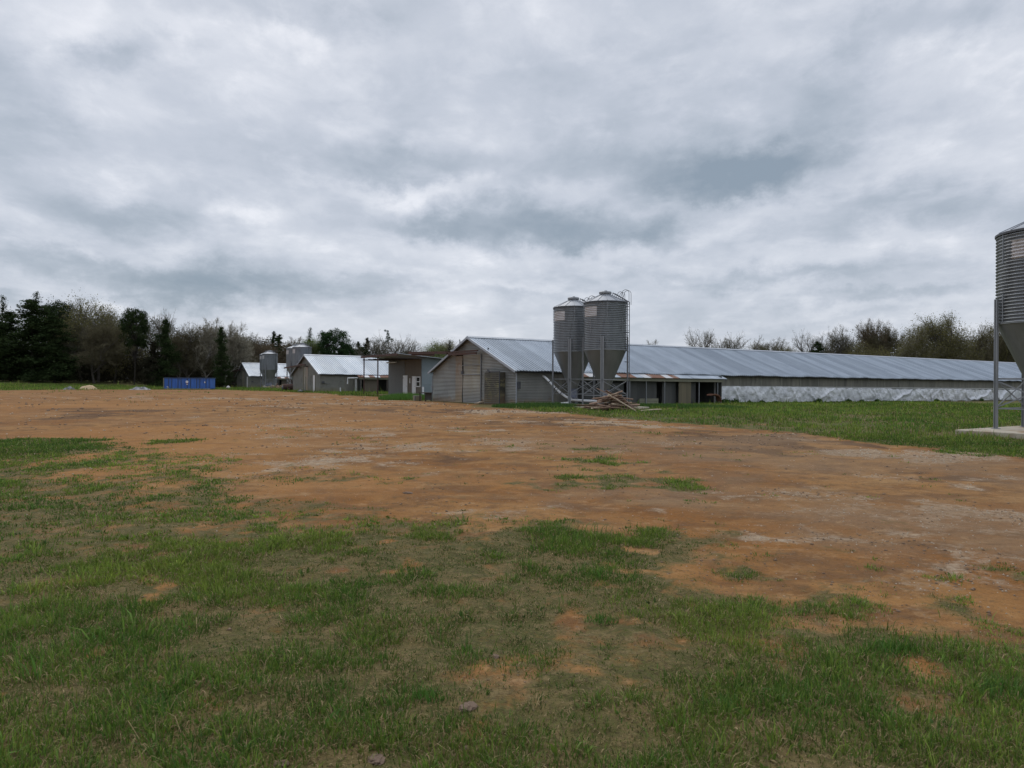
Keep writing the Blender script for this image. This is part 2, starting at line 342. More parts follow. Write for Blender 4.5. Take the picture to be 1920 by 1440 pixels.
# ------------------------------------------------------------------ object helpers
def tag(o, label=None, cat=None, group=None, kind=None):
    if label: o['label'] = label
    if cat: o['category'] = cat
    if group: o['group'] = group
    if kind: o['kind'] = kind
    return o
def empty(name, loc=(0,0,0), rot=(0,0,0)):
    o = bpy.data.objects.new(name, None); COL.objects.link(o); o.location = loc; o.rotation_euler = rot; o.empty_display_size = .3
    return o
class MB:
    def __init__(s): s.v = []; s.f = []; s.m = []; s.cm = 0
    def add(s, vs, fs):
        o = len(s.v); s.v += [tuple(p) for p in vs]
        for f in fs: s.f.append(tuple(i+o for i in f)); s.m.append(s.cm)
    def box(s, x0, x1, y0, y1, z0, z1):
        s.add([(x0,y0,z0),(x1,y0,z0),(x1,y1,z0),(x0,y1,z0),(x0,y0,z1),(x1,y0,z1),(x1,y1,z1),(x0,y1,z1)],
              [(0,3,2,1),(4,5,6,7),(0,1,5,4),(1,2,6,5),(2,3,7,6),(3,0,4,7)])
    def bar(s, a, b, w, h, up=(0,0,1)):
        a = Vector(a); b = Vector(b); d = (b-a).normalized(); u = Vector(up)
        if abs(d.dot(u)) > .98: u = Vector((1,0,0))
        sx = d.cross(u).normalized()*w/2; sy = sx.cross(d).normalized()*h/2
        s.add([a-sx-sy,a+sx-sy,a+sx+sy,a-sx+sy,b-sx-sy,b+sx-sy,b+sx+sy,b-sx+sy],
              [(0,1,2,3),(7,6,5,4),(0,4,5,1),(1,5,6,2),(2,6,7,3),(3,7,4,0)])
    def tube(s, pts, r, n=8, cap=True):
        pts = [Vector(p) for p in pts]; rs = r if isinstance(r, (list, tuple)) else [r]*len(pts)
        o = []; prev = None
        for i, p in enumerate(pts):
            d = (pts[min(i+1, len(pts)-1)]-pts[max(i-1, 0)]).normalized()
            ref = prev if prev is not None else (Vector((0,0,1)) if abs(d.z) < .9 else Vector((1,0,0)))
            a = d.cross(ref).normalized(); bq = a.cross(d).normalized(); prev = bq
            o += [p+(a*math.cos(k*2*math.pi/n)+bq*math.sin(k*2*math.pi/n))*rs[i] for k in range(n)]
        fs = [(i*n+k, i*n+(k+1) % n, (i+1)*n+(k+1) % n, (i+1)*n+k) for i in range(len(pts)-1) for k in range(n)]
        if cap: fs += [tuple(range(n))[::-1], tuple((len(pts)-1)*n+k for k in range(n))]
        s.add(o, fs)
    def lathe(s, prof, n=40, a0=0, a1=2*math.pi):
        full = abs(a1-a0-2*math.pi) < 1e-6; m = n if full else n+1
        vs = [(r*math.cos(a0+(a1-a0)*k/n), r*math.sin(a0+(a1-a0)*k/n), z) for r, z in prof for k in range(m)]
        fs = []
        for i in range(len(prof)-1):
            for k in range(n):
                k2 = (k+1) % m if full else k+1
                fs.append((i*m+k, i*m+k2, (i+1)*m+k2, (i+1)*m+k))
        s.add(vs, fs)
    def grid(s, pts, nu, nv):
        """pts row-major nv rows of nu"""
        s.add(pts, [(j*nu+i, j*nu+i+1, (j+1)*nu+i+1, (j+1)*nu+i) for j in range(nv-1) for i in range(nu-1)])
    def build(s, name, mat, parent=None, smooth=False):
        me = bpy.data.meshes.new(name); me.from_pydata(s.v, [], s.f)
        mats = mat if isinstance(mat, (list, tuple)) else [mat]
        for mm in mats: me.materials.append(mm)
        if len(mats) > 1: me.polygons.foreach_set('material_index', s.m)
        if smooth: me.polygons.foreach_set('use_smooth', [True]*len(me.polygons))
        me.update()
        o = bpy.data.objects.new(name, me); COL.objects.link(o)
        if parent: o.parent = parent
        return o
def box_obj(name, mat, parent, *b):
    m = MB(); m.box(*b); return m.build(name, mat, parent)
def boxes(name, mat, parent, lst):
    for bb in lst: box_obj(name, mat, parent, *bb)
def copy_tree(o, parent=None):
    c = o.copy(); COL.objects.link(c); c.parent = parent
    for ch in o.children: copy_tree(ch, c)
    return c
def np_mesh(name, V, loops, counts, mat, attr=None, smooth=False):
    me = bpy.data.meshes.new(name)
    me.vertices.add(len(V)); me.vertices.foreach_set('co', V.astype(np.float32).ravel())
    me.loops.add(len(loops)); me.loops.foreach_set('vertex_index', loops.astype(np.int32))
    me.polygons.add(len(counts)); starts = np.concatenate([[0], np.cumsum(counts)[:-1]]).astype(np.int32)
    me.polygons.foreach_set('loop_start', starts); me.polygons.foreach_set('loop_total', counts.astype(np.int32))
    if smooth: me.polygons.foreach_set('use_smooth', np.ones(len(counts), bool))
    me.materials.append(mat)
    if attr is not None:
        a = me.color_attributes.new(name=attr[0], type='FLOAT_COLOR', domain='POINT')
        a.data.foreach_set('color', attr[1].astype(np.float32).ravel())
    me.update(calc_edges=True)
    return me

# ------------------------------------------------------------------ camera
cam = bpy.data.cameras.new('camera'); co = bpy.data.objects.new('camera', cam); COL.objects.link(co)
cam.sensor_width = 36; cam.lens = F/1920*36; cam.clip_end = 5000; cam.clip_start = .1
pitch = -math.atan(4.5/F); roll = math.atan(7/1920)
Mx = Matrix.Rotation(math.pi/2+pitch, 4, 'X') @ Matrix.Rotation(roll, 4, 'Z')
co.matrix_world = Matrix.Translation((0,0,H_CAM)) @ Mx
cam.dof.use_dof = True; cam.dof.focus_distance = 40; cam.dof.aperture_fstop = 7.0
scene.camera = co

# ------------------------------------------------------------------ world: overcast sky
SUN_EL, SUN_AZ = R(48), R(-20)      # soft sun up and slightly left in front
world = bpy.data.worlds.new('World'); scene.world = world; world.use_nodes = True
nt = world.node_tree; nt.nodes.clear(); b = NB(nt)
out = b.n('ShaderNodeOutputWorld')
sky = b.n('ShaderNodeTexSky', sky_type='NISHITA'); sky.sun_disc = False; sky.sun_elevation = SUN_EL; sky.sun_rotation = SUN_AZ
bg1 = b.n('ShaderNodeBackground'); b.l(sky.outputs[0], bg1.inputs[0]); bg1.inputs[1].default_value = .10
D = b.n('ShaderNodeTexCoord').outputs['Generated']
sx = b.n('ShaderNodeSeparateXYZ'); b.l(D, sx.inputs[0])
az = b.math('ARCTAN2', sx.outputs[0], sx.outputs[1])
el = b.math('ARCSINE', sx.outputs[2])
dz = b.math('ADD', b.math('MAXIMUM', sx.outputs[2], 0.0), .10)
cp = b.n('ShaderNodeCombineXYZ'); b.l(b.math('DIVIDE', sx.outputs[0], dz), cp.inputs[0]); b.l(b.math('DIVIDE', sx.outputs[1], dz), cp.inputs[1])
cloudv = cp.outputs[0]
ae = b.n('ShaderNodeCombineXYZ'); b.l(az, ae.inputs[0]); b.l(el, ae.inputs[1])
wn = b.n('ShaderNodeTexNoise'); b.l(b.mapping(ae.outputs[0], (7, 9, 1)), wn.inputs[0]); wn.inputs['Scale'].default_value = 1.0; wn.inputs['Detail'].default_value = 7; wn.inputs['Roughness'].default_value = .62
wsub = b.n('ShaderNodeVectorMath', operation='SUBTRACT'); b.l(wn.outputs[1], wsub.inputs[0]); wsub.inputs[1].default_value = (.5,.5,.5)
wmul = b.n('ShaderNodeVectorMath', operation='MULTIPLY'); b.l(wsub.outputs[0], wmul.inputs[0]); wmul.inputs[1].default_value = (.20,.13,0)
wadd = b.n('ShaderNodeVectorMath', operation='ADD'); b.l(ae.outputs[0], wadd.inputs[0]); b.l(wmul.outputs[0], wadd.inputs[1])
aew = wadd.outputs[0]
def sky_dir(px, py):
    x = (px-960)/F; z = (hor(px)-py)/F; n = math.sqrt(1+x*x+z*z)
    return math.atan2(x, 1), math.asin(z/n)
blobs = [ # px, py, rx, ry, weight (dark +, bright -)
 (1380,330,150,42,.62),(1090,430,200,48,.66),(1230,440,90,60,.30),(980,390,110,40,.20),(800,425,80,24,.50),(720,305,210,46,.40),(220,498,270,28,.60),(400,545,190,26,.60),
 (50,170,100,170,.30),(215,112,70,36,.42),(305,75,70,26,.28),(1570,190,110,100,.34),(1500,330,160,50,.22),(620,25,110,36,.30),(1480,525,240,16,.34),(1720,385,190,34,.36),
 (1180,140,230,60,.16),(1720,50,230,50,.34),(330,370,130,50,.24),(1330,290,260,60,.22),(950,250,90,90,.10),(1650,560,220,14,.34),(1600,600,300,10,.2),(700,540,140,14,.25),(300,410,160,40,.22),
 (1100,290,200,50,.24),(640,130,110,70,.16),(120,400,140,30,.16),(1420,160,110,60,.14),(60,560,120,18,.30),(1250,520,160,14,.22),(1000,560,160,12,.2),
 (360,55,240,52,-.34),(560,75,70,45,-.26),(450,140,200,60,-.18),(120,60,70,50,-.18),(225,352,75,26,-.34),(485,392,90,26,-.34),(800,362,140,20,-.42),(1660,180,120,60,-.22),(1870,130,90,120,-.30),
 (1430,405,130,22,-.24),(1300,425,70,24,-.30),(900,478,170,22,-.30),(1130,475,120,22,-.34),(560,470,110,26,-.20),(1640,470,220,24,-.24),(700,600,260,20,-.20),(1390,150,130,60,-.14),(1330,380,80,14,-.2),
 (820,60,170,60,-.16),(700,220,180,40,-.12),(1780,290,150,40,-.20),(100,240,70,30,-.05),(240,575,70,16,-.34),(950,545,120,14,-.2),(1850,500,140,30,-.12)]
acc = None
for (px, py, rx, ry, w) in [q for q in blobs if abs(q[4]) >= .16]:
    a0, e0 = sky_dir(px, py); ra = abs(sky_dir(px+rx, py)[0]-sky_dir(px-rx, py)[0])/2; re = abs(sky_dir(px, py-ry)[1]-sky_dir(px, py+ry)[1])/2
    s1 = b.n('ShaderNodeVectorMath', operation='SUBTRACT'); b.l(aew, s1.inputs[0]); s1.inputs[1].default_value = (a0, e0, 0)
    s2 = b.n('ShaderNodeVectorMath', operation='MULTIPLY'); b.l(s1.outputs[0], s2.inputs[0]); s2.inputs[1].default_value = (1/ra, 1/re, 0)
    s3 = b.n('ShaderNodeVectorMath', operation='DOT_PRODUCT'); b.l(s2.outputs[0], s3.inputs[0]); b.l(s2.outputs[0], s3.inputs[1])
    g = b.math('EXPONENT', b.math('MULTIPLY', b.math('POWER', s3.outputs['Value'], 1.2), -.9))
    acc = b.math('MULTIPLY_ADD', g, w*(.98 if w > 0 else .9), acc if acc is not None else 0.0)
nel = b.noise(b.mapping(ae.outputs[0], (5, 8, 1)), 1.0, 8, .60, .5)
h1 = b.math('ADD', b.math('MAXIMUM', el, 0.0), .16)
c2 = b.n('ShaderNodeCombineXYZ'); b.l(b.math('DIVIDE', b.math('MULTIPLY', az, 2.1), b.math('ADD', h1, .75)), c2.inputs[0]); b.l(b.math('MULTIPLY', b.math('LOGARITHM', h1, 2.718), 1.55), c2.inputs[1])
n1 = b.noise(c2.outputs[0], 2.9, 8, .57, .3); n2 = b.noise(b.mapping(c2.outputs[0], (1,1,1), (5,2,1)), 7.0, 7, .60, .25)
f = b.math('ADD', acc, .37)
f = b.math('ADD', f, b.math('MULTIPLY', b.math('SUBTRACT', nel, .5), .30))
f = b.math('ADD', f, b.math('MULTIPLY', b.ramp(n1, .46, .64), -.20))
f = b.math('ADD', f, b.math('MULTIPLY', b.ramp(n1, .48, .32), .14))
f = b.math('ADD', f, b.math('MULTIPLY', b.ramp(n2, .48, .68), -.10))
f = b.math('ADD', f, b.math('MULTIPLY', b.math('SUBTRACT', n2, .5), -.28))
f = b.math('MULTIPLY_ADD', f, .78, .10)
cr = b.n('ShaderNodeValToRGB'); b.l(f, cr.inputs[0])
els = cr.color_ramp.elements
els[0].position = 0.0; els[0].color = (.86,.88,.94,1)
els[1].position = 1.0; els[1].color = (.27,.335,.41,1)
for pos, c in [(.20,(.69,.725,.80,1)),(.42,(.555,.60,.685,1)),(.62,(.44,.495,.575,1)),(.82,(.335,.395,.47,1))]:
    e = els.new(pos); e.color = c
zen = b.ramp(sx.outputs[2], .45, .95, 1.0, 1.75)     # overcast zenith is the brightest part
bg2 = b.n('ShaderNodeBackground'); b.l(cr.outputs[0], bg2.inputs[0]); b.l(zen, bg2.inputs[1])
mxs = b.n('ShaderNodeMixShader'); mxs.inputs[0].default_value = .94
b.l(bg1.outputs[0], mxs.inputs[1]); b.l(bg2.outputs[0], mxs.inputs[2]); b.l(mxs.outputs[0], out.inputs[0])
world.cycles.sampling_method = 'NONE'

sun = bpy.data.lights.new('sun', 'SUN'); so = bpy.data.objects.new('sun', sun); COL.objects.link(so)
sun.energy = 1.0; sun.angle = R(35); sun.color = (1,.94,.85)
sd = Vector((math.sin(SUN_AZ)*math.cos(SUN_EL), math.cos(SUN_AZ)*math.cos(SUN_EL), math.sin(SUN_EL)))
so.rotation_euler = sd.to_track_quat('Z', 'Y').to_euler(); so.location = (0,0,60)
scene.view_settings.view_transform = 'Standard'; scene.view_settings.look = 'None'
scene.cycles.max_bounces = 5; scene.cycles.diffuse_bounces = 2; scene.cycles.transmission_bounces = 2; scene.cycles.transparent_max_bounces = 4
scene.view_settings.exposure = 0; scene.view_settings.gamma = 1

# ------------------------------------------------------------------ ground sheet
def build_ground():
    a_f = np.arange(-48, 48.01, .28); a_c = np.arange(48+3, 312-1, 3.0)
    ang = np.radians(np.concatenate([a_f, a_c])); na = len(ang)
    rad = [.35]
    while rad[-1] < 2500:
        r = rad[-1]; rad.append(r*(1.012 if r < 140 else 1.06) if r > 2 else r+.08)
    rad = np.array(rad); nr = len(rad)
    A, Rr = np.meshgrid(ang, rad)
    X = (Rr*np.sin(A)).ravel(); Y = (Rr*np.cos(A)).ravel()
    g = grass_mask(X, Y); rr = Rr.ravel()
    Z = terrain(X, Y) + (fbm(X*1.1, Y*1.1, 4, 61)-.5)*.07*sstep(60, 20, rr) + (fbm(X*5, Y*5, 3, 71)-.5)*.035*sstep(22, 8, rr)*(.4+g)
    Z = Z + (fbm(X*.02, Y*.02, 3, 5)-.5)*6*sstep(250, 600, rr)
    uu, vv = uv(X, Y); ochre = np.zeros(len(X)); grey = np.zeros(len(X)); nz = fbm(X*.35, Y*.35, 4, 7)-.5
    for q in [(330,840,330,60),(600,905,260,24),(250,860,200,40),(180,760,200,8)]: ochre = np.maximum(ochre, ell(X, Y, *q))
    for q in [(1700,880,420,45),(1750,980,300,70),(1350,830,300,16),(1200,930,160,20)]: grey = np.maximum(grey, ell(X, Y, *q))
    zone = np.stack([np.clip(ochre*1.1+nz, 0, 1), np.clip(grey*1.1+nz*1.2, 0, 1), 0*X, 1+0*X], 1)
    rich = np.maximum(sstep(70, 82, Y)*sstep(8, 14, vv), sstep(1, 6, X)*sstep(9, 14, Y))
    mask = np.stack([g, pale_mask(X, Y), dark_mask(X, Y), rich], 1)
    V = np.stack([X, Y, Z], 1); V = np.vstack([V, [[0,0,0]]]); mask = np.vstack([mask, [[1,0,0,1]]])
    i, j = np.meshgrid(np.arange(na), np.arange(nr-1)); i = i.ravel(); j = j.ravel(); i2 = (i+1) % na
    q = np.stack([j*na+i, (j+1)*na+i, (j+1)*na+i2, j*na+i2], 1)
    k = np.arange(na); c = np.stack([np.full(na, len(V)-1), k, (k+1) % na], 1)
    loops = np.concatenate([q.ravel(), c.ravel()]); counts = np.concatenate([np.full(len(q), 4), np.full(na, 3)])
    me = np_mesh('ground', V, loops, counts, M['ground'], ('mask', mask), True)
    zone = np.vstack([zone, [[0,0,0,1]]]); za = me.color_attributes.new(name='zone', type='FLOAT_COLOR', domain='POINT'); za.data.foreach_set('color', zone.astype(np.float32).ravel())
    o = bpy.data.objects.new('ground', me); COL.objects.link(o); tag(o, kind='structure')
build_ground()
def gz(x, y, g=None):
    x = np.atleast_1d(np.asarray(x, float)); y = np.atleast_1d(np.asarray(y, float)); r = np.hypot(x, y)
    return terrain(x, y) + (fbm(x*1.1, y*1.1, 4, 61)-.5)*.07*sstep(60, 20, r) + (fbm(x*5, y*5, 3, 71)-.5)*.035*sstep(22, 8, r)*(.4+(grass_mask(x, y) if g is None else g))

# ------------------------------------------------------------------ grass blades
rng = np.random.default_rng(5)
HX = [(0,0),(0,44.6),(2.5,91.7)]
def in_buildings(x, y):
    u, v = uv(x, y); m = np.zeros(x.shape, bool)
    m |= (u > -.05) & (v > -.3) & (v < 12.5)
    m |= (u > .6) & (v > 44.4) & (v < 57)
    m |= (u > 2.4) & (v > 25.5) & (v < 37)
    m |= (u > 4.5) & (u < 18) & (v > -1.2) & (v < 0)
    m |= (np.abs(x-16.0) < 1.6) & (np.abs(y-21.3) < 1.6)
    m |= (u > .9) & (u < 5.2) & (v > -6.9) & (v < -.3)
    return m
def blades(name, label, cat, r0, r1, a0, a1, dens, per, hgt, wid, region=None, droop=.75, spread=.035, dryf=.3):
    area = math.radians(a1-a0)/2*(r1*r1-r0*r0); n = int(area*dens)
    r = np.sqrt(rng.uniform(r0*r0, r1*r1, n)); a = np.radians(rng.uniform(a0, a1, n))
    x = r*np.sin(a); y = r*np.cos(a)
    g = grass_mask(x, y); lu = lush_mask(x, y)
    keep = rng.random(n) < g*(.30+.70*lu)
    keep &= ~in_buildings(x, y)
    if region is not None: keep &= region(x, y)
    x, y, g, lu, r = x[keep], y[keep], g[keep], lu[keep], r[keep]
    n = len(x); hue = fbm(x*.9+40, y*.9, 3, 81); tuftdry = rng.random(n)
    hs = (.42+.9*lu)*(.5+.5*g)*rng.uniform(.55, 1.35, n)*(1+1.3*(rng.random(n) > .97))
    k = per
    X = np.repeat(x, k); Y = np.repeat(y, k); L = np.repeat(lu, k); HS = np.repeat(hs, k); HU = np.repeat(hue, k); RR = np.repeat(r, k); TD = np.repeat(tuftdry, k)
    N = len(X); th = rng.uniform(0, 2*np.pi, N); sp = np.abs(rng.normal(0, spread, N))*(.5+HS)*np.maximum(1, RR/9)
    X = X+np.cos(th)*sp; Y = Y+np.sin(th)*sp
    Z = gz(X, Y, np.repeat(g, k))-.004
    h = hgt*HS*rng.uniform(.5, 1.15, N)
    dry = (rng.random(N) < (dryf+.30*(1-L))) & (TD < .95)
    lean = rng.uniform(.15, 1.0, N)*droop+np.where(dry, .7, 0); lean = np.clip(lean, 0, 1.35)
    dirx, diry = np.cos(th+rng.normal(0, .5, N)), np.sin(th+rng.normal(0, .5, N))
    w = wid*rng.uniform(.6, 1.3, N)*np.maximum(1, RR/5.0)
    psi = rng.uniform(0, 2*np.pi, N); wx, wy = np.cos(psi)*w/2, np.sin(psi)*w/2
    m1 = .5*h; x1 = X+dirx*np.sin(lean*.6)*m1; y1 = Y+diry*np.sin(lean*.6)*m1; z1 = Z+np.cos(lean*.6)*m1
    x2 = x1+dirx*np.sin(np.minimum(lean*1.5, 1.75))*m1; y2 = y1+diry*np.sin(np.minimum(lean*1.5, 1.75))*m1; z2 = np.maximum(z1+np.cos(np.minimum(lean*1.5, 1.75))*m1, Z+.006)
    V = np.empty((N, 5, 3))
    V[:,0] = np.stack([X-wx, Y-wy, Z], 1); V[:,1] = np.stack([X+wx, Y+wy, Z], 1)
    V[:,2] = np.stack([x1+wx*.8, y1+wy*.8, z1], 1); V[:,3] = np.stack([x1-wx*.8, y1-wy*.8, z1], 1); V[:,4] = np.stack([x2, y2, z2], 1)
    base = np.arange(N)[:,None]*5
    loops = (base+np.array([0,1,2,3,3,2,4])).ravel(); counts = np.tile([4,3], N)
    t = np.clip((HU-.35)*.4/.3+.25+.9*(np.repeat(rng.random(n), k)-.5), 0, 1)[:,None]
    gc = (1-t)*np.array([.058,.125,.020])+t*np.array([.170,.220,.036])
    gc = gc*((.70+.60*fbm(X*.28, Y*.28+7, 3, 66))*(.72+.5*L))[:,None]
    gc = gc*(rng.uniform(.75, 1.3, N)*np.repeat(rng.uniform(.65, 1.4, n), k))[:,None]
    dc = np.array([.31,.235,.115])*rng.uniform(.55, 1.25, N)[:,None]
    c = np.where(dry[:,None], dc, gc); c = np.concatenate([c, np.ones((N, 1))], 1)
    C = np.repeat(c, 5, axis=0)
    me = np_mesh(name, V.reshape(-1, 3), loops, counts, M['blade'], ('col', C))
    o = bpy.data.objects.new(name, me); COL.objects.link(o); tag(o, label, cat, kind='stuff'); return o
blades('grass', 'patchy green and straw-coloured lawn grass in the foreground', 'grass', 1.6, 7.5, -48, 48, 1050, 12, .048, .0050, dryf=.28)
blades('grass', 'thinning lawn grass along the edge of the red dirt yard', 'grass', 7.5, 24, -46, 46, 270, 10, .046, .0052, dryf=.26)
blades('grass', 'lush green grass beside the long poultry house', 'grass', 14, 75, 0, 46, 36, 7, .125, .0045, region=lambda x, y: (uv(x, y)[1] < -.2) & (rng.random(len(x)) < sstep(.30, .55, fbm(x*.25, y*.6, 4, 17))*.8+.2), droop=.55, dryf=.24)
blades('grass', 'green grass in front of the two far poultry houses', 'grass', 52, 112, -30, 0, 12, 6, .22, .0035, region=lambda x, y: uv(x, y)[1] > 13, droop=.4, dryf=.1)

blades('grass', 'green grass field below the left wood', 'grass', 76, 138, -42, -12, 9, 5, .20, .0032, region=lambda x, y: uv(x, y)[1] > 13, droop=.4, dryf=.1)
blades('weeds', 'low broad-leaved weeds dotted through the near lawn', 'weeds', 1.8, 9, -46, 46, 16, 10, .055, .013, droop=1.2, spread=.03, dryf=.05)
# tall grass mound left of the first gable
def tall_clump(cx, cy, rx, ry, n, h, label, name='tall_grass', w=.03, col=(.075,.16,.028)):
    a = rng.uniform(0, 2*np.pi, n); q = np.sqrt(rng.random(n)); x = cx+np.cos(a)*q*rx; y = cy+np.sin(a)*q*ry
    Z = terrain(x, y); hh = h*(1-.5*q**2)*rng.uniform(.5, 1.1, n); d = rng.uniform(0, 2*np.pi, n); le = rng.uniform(.1, 1.1 if name == 'grass_tuft' else .5, n)*hh; wx = np.cos(d+1.3)*w/2; wy = np.sin(d+1.3)*w/2
    V = np.empty((n, 3, 3)); V[:,0] = np.stack([x-wx, y-wy, Z], 1); V[:,1] = np.stack([x+wx, y+wy, Z], 1); V[:,2] = np.stack([x+np.cos(d)*le, y+np.sin(d)*le, Z+hh], 1)
    C = np.repeat(np.concatenate([np.array(col)*rng.uniform(.7, 1.5, n)[:,None], np.ones((n, 1))], 1), 3, axis=0)
    me = np_mesh(name, V.reshape(-1, 3), np.arange(n*3), np.full(n, 3), M['blade'], ('col', C))
    o = bpy.data.objects.new(name, me); COL.objects.link(o); tag(o, label, 'grass', kind='stuff'); return o
tall_clump(-9.0, 60.5, 2.3, 3.4, 9000, .62, 'mound of tall bright green grass beside the first gable')
tall_clump(2.0, 42.2, 3.2, 1.6, 9000, .36, 'tall grass at the near corner of the first poultry house', col=(.06,.125,.028))
tall_clump(9.5, 44.5, 5.5, 2.2, 14000, .30, 'tall grass behind the scrap lumber heap', col=(.06,.125,.028))
for (px, py, r_, h_, n_, lab) in [(1675,1222,.17,.10,260,'drooping dark green grass tuft in the near right lawn'),(1895,1300,.16,.10,220,'dark green grass tuft at the right edge of the lawn'),(805,1310,.10,.09,110,'upright grass tuft in the near lawn left of centre'),(1360,1330,.13,.08,160,'broad grass tuft in the near lawn right of centre'),(1130,1165,.12,.08,110,'pale grass tuft left of the bare soil patch'),(310,1330,.14,.08,150,'grass tuft in the near left lawn')]:
    cx_, cy_ = P(px, py); tall_clump(cx_, cy_, r_, r_*.7, n_, h_, lab, name='grass_tuft', w=.006, col=(.06,.14,.02))
tall_clump(-38, 114.5, 7, 3.0, 5000, .4, 'rough grass around the farthest feed bins', w=.06)

# ------------------------------------------------------------------ poultry houses
HW = 12.2; RIDGE = 4.62; EAVE = 2.28; SL = (RIDGE-EAVE)/(HW/2)
def house(label, u0, v0, L, full, pitch_c=.1):
    x, y = W(u0, v0); z = tz(x, y)
    root = empty('poultry_house', (x, y, z), (0, R(0), math.atan2(UY, UX)))
    root.rotation_euler[1] = SLOPE      # follows the gentle fall of the ground
    tag(root, label, 'poultry house', 'long metal-roofed poultry houses')
    def roof_z(v): return EAVE-.06+SL*min(v, HW-v)
    # gable wall, horizontally corrugated
    wallmat = M['corr'] if full else M['clap']
    doorL, doorR, doorT = (8.4, 4.5, 3.42) if full else (6.9, 5.2, 3.2)
    m = MB(); st = pitch_c/4; nz = int(RIDGE/st)
    def rows(mb, y0f, y1f, z0, z1, off=0, amp=.020):
        zz = z0; prev = None; k = 0
        while zz <= z1+1e-6:
            ph = math.sin(zz/pitch_c*2*math.pi)*amp
            a, c = y0f(zz), y1f(zz)
            if c-a < .01: break
            cur = [(off-ph, a, zz), (off-ph, c, zz)]
            if prev: mb.add([prev[0], prev[1], cur[1], cur[0]], [(0,3,2,1)])
            prev = cur; zz += st; k += 1
    lo = lambda zz: max(0.0, (zz-(EAVE-.06))/SL); hi = lambda zz: min(HW, HW-(zz-(EAVE-.06))/SL)
    rows(m, lo, lambda zz: doorR if zz < doorT else HW/2, -.15, RIDGE-.1)
    rows(m, lambda zz: doorL if zz < doorT else HW/2, hi, -.15, RIDGE-.1)
    m.build('gable_wall', wallmat, root)
    # door leaves
    if full:
        m = MB(); rows(m, lambda z: 4.64, lambda z: 7.14+.05*math.sin(z*2.1), -.02, doorT-.04, off=-.03, amp=.016); d = m.build('sliding_door', M['corr_door'], root)
        m = MB(); m.box(-.09,-.05,4.46,4.52,0,doorT); m.box(-.09,-.05,4.6,7.2,2.62,2.66); m.box(-.09,-.05,4.6,7.2,1.95,2.0); m.build('door_frame', M['leg'], d)
        m = MB(); m.box(-.14,-.05,7.05,7.28,2.0,2.24); m.build('door_handle', M['dark_steel'], d)
        m = MB(); rows(m, lambda z: 7.34+.05*math.sin(z*3), lambda z: 8.45, -.02, doorT-.08, off=.01); m.build('fixed_door_panel', M['corr_tan'], root)
        box_obj('door_opening', M['black'], root, .12,.14,4.4,8.5,0,doorT)
    else:
        m = MB(); m.box(-.03,.0,5.25,6.0,0,doorT-.1); m.build('sliding_door', M['corr_tan'], root)
        m = MB(); m.box(-.05,.0,6.04,6.85,0,doorT-.06); d = m.build('fixed_door_panel', M['corr_door'], root)
        m = MB(); m.box(-.12,-.02,6.85,7.05,0,doorT); m.box(-.1,-.03,5.9,5.96,.1,1.9); m.build('door_post', M['fascia'], root)
        box_obj('door_opening', M['black'], root, .12,.14,5.1,7.0,0,doorT)
        m = MB(); m.box(-.07,.0,2.05,2.75,0,2.05); wd = m.build('side_door', M['white'], root)
        m = MB(); m.box(-.05,.0,1.95,2.05,0,2.15); m.box(-.05,.0,2.75,2.85,0,2.15); m.box(-.05,0,2.05,2.75,2.05,2.15); m.build('door_frame', M['fascia'], wd)
    # rusty track beam
    m = MB()
    if full:
        m.bar((-.42,4.3,3.60),(-.42,9.4,3.62),.10,.10); m.bar((-.48,4.4,3.42),(-.48,8.6,3.46),.10,.16)
        m.bar((-.44,8.9,3.60),(-.44,15.9,3.80),.12,.20)
        m.bar((-.38,11.2,3.50),(-.38,15.5,3.66),.05,.14)
    else:
        m.bar((-.42,4.9,3.36),(-.42,8.0,3.40),.12,.22); m.bar((-.42,7.6,3.30),(-.42,15.2,3.10),.10,.18)
        m.bar((-.10,8.0,2.95),(-.1,10.4,3.2),.04,.05)
    m.build('door_track', M['rust_beam'], root)
    # end wall, side walls
    m = MB(); m.add([(L,0,-.1),(L,HW,-.1),(L,HW,EAVE-.06),(L,HW/2,RIDGE-.06),(L,0,EAVE-.06)], [(0,1,2,3,4)]); m.build('gable_wall', M['clap'], root)
    box_obj('side_wall', M['clap'], root, .02, L, HW-.06, HW, -.1, EAVE-.07)
    T0, T1 = 4.6, 17.7
    # near side: corrugated end bay
    m = MB()
    zz = -.15; prev = None
    while zz < EAVE-.05:
        ph = math.sin(zz/pitch_c*2*math.pi)*.012; cur = [(.0, ph, zz), (2.9, ph, zz)]
        if prev: m.add([prev[0], prev[1], cur[1], cur[0]], [(0,1,2,3)])
        prev = cur; zz += st
    m.build('side_wall', M['corr'] if full else M['clap'], root)
    if full:
        m = MB(); m.box(-.03,.03,-.03,.03,-.1,EAVE-.05); m.build('corner_trim', M['roof_trim'], root)
    box_obj('side_wall', M['board'], root, 2.9, T0, -.02, .05, -.1, EAVE-.05)
    # lean-to porch
    FP = -.74; RP = -.95
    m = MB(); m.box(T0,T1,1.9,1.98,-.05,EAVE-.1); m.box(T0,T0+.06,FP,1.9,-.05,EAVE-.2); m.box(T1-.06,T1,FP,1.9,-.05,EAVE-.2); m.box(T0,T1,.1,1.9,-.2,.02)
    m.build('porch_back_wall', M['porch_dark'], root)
    sh = MB(); t = T0-.25; k = 0; rr = random.Random(3 if full else 5)
    zA, zB = EAVE-.02, 1.86
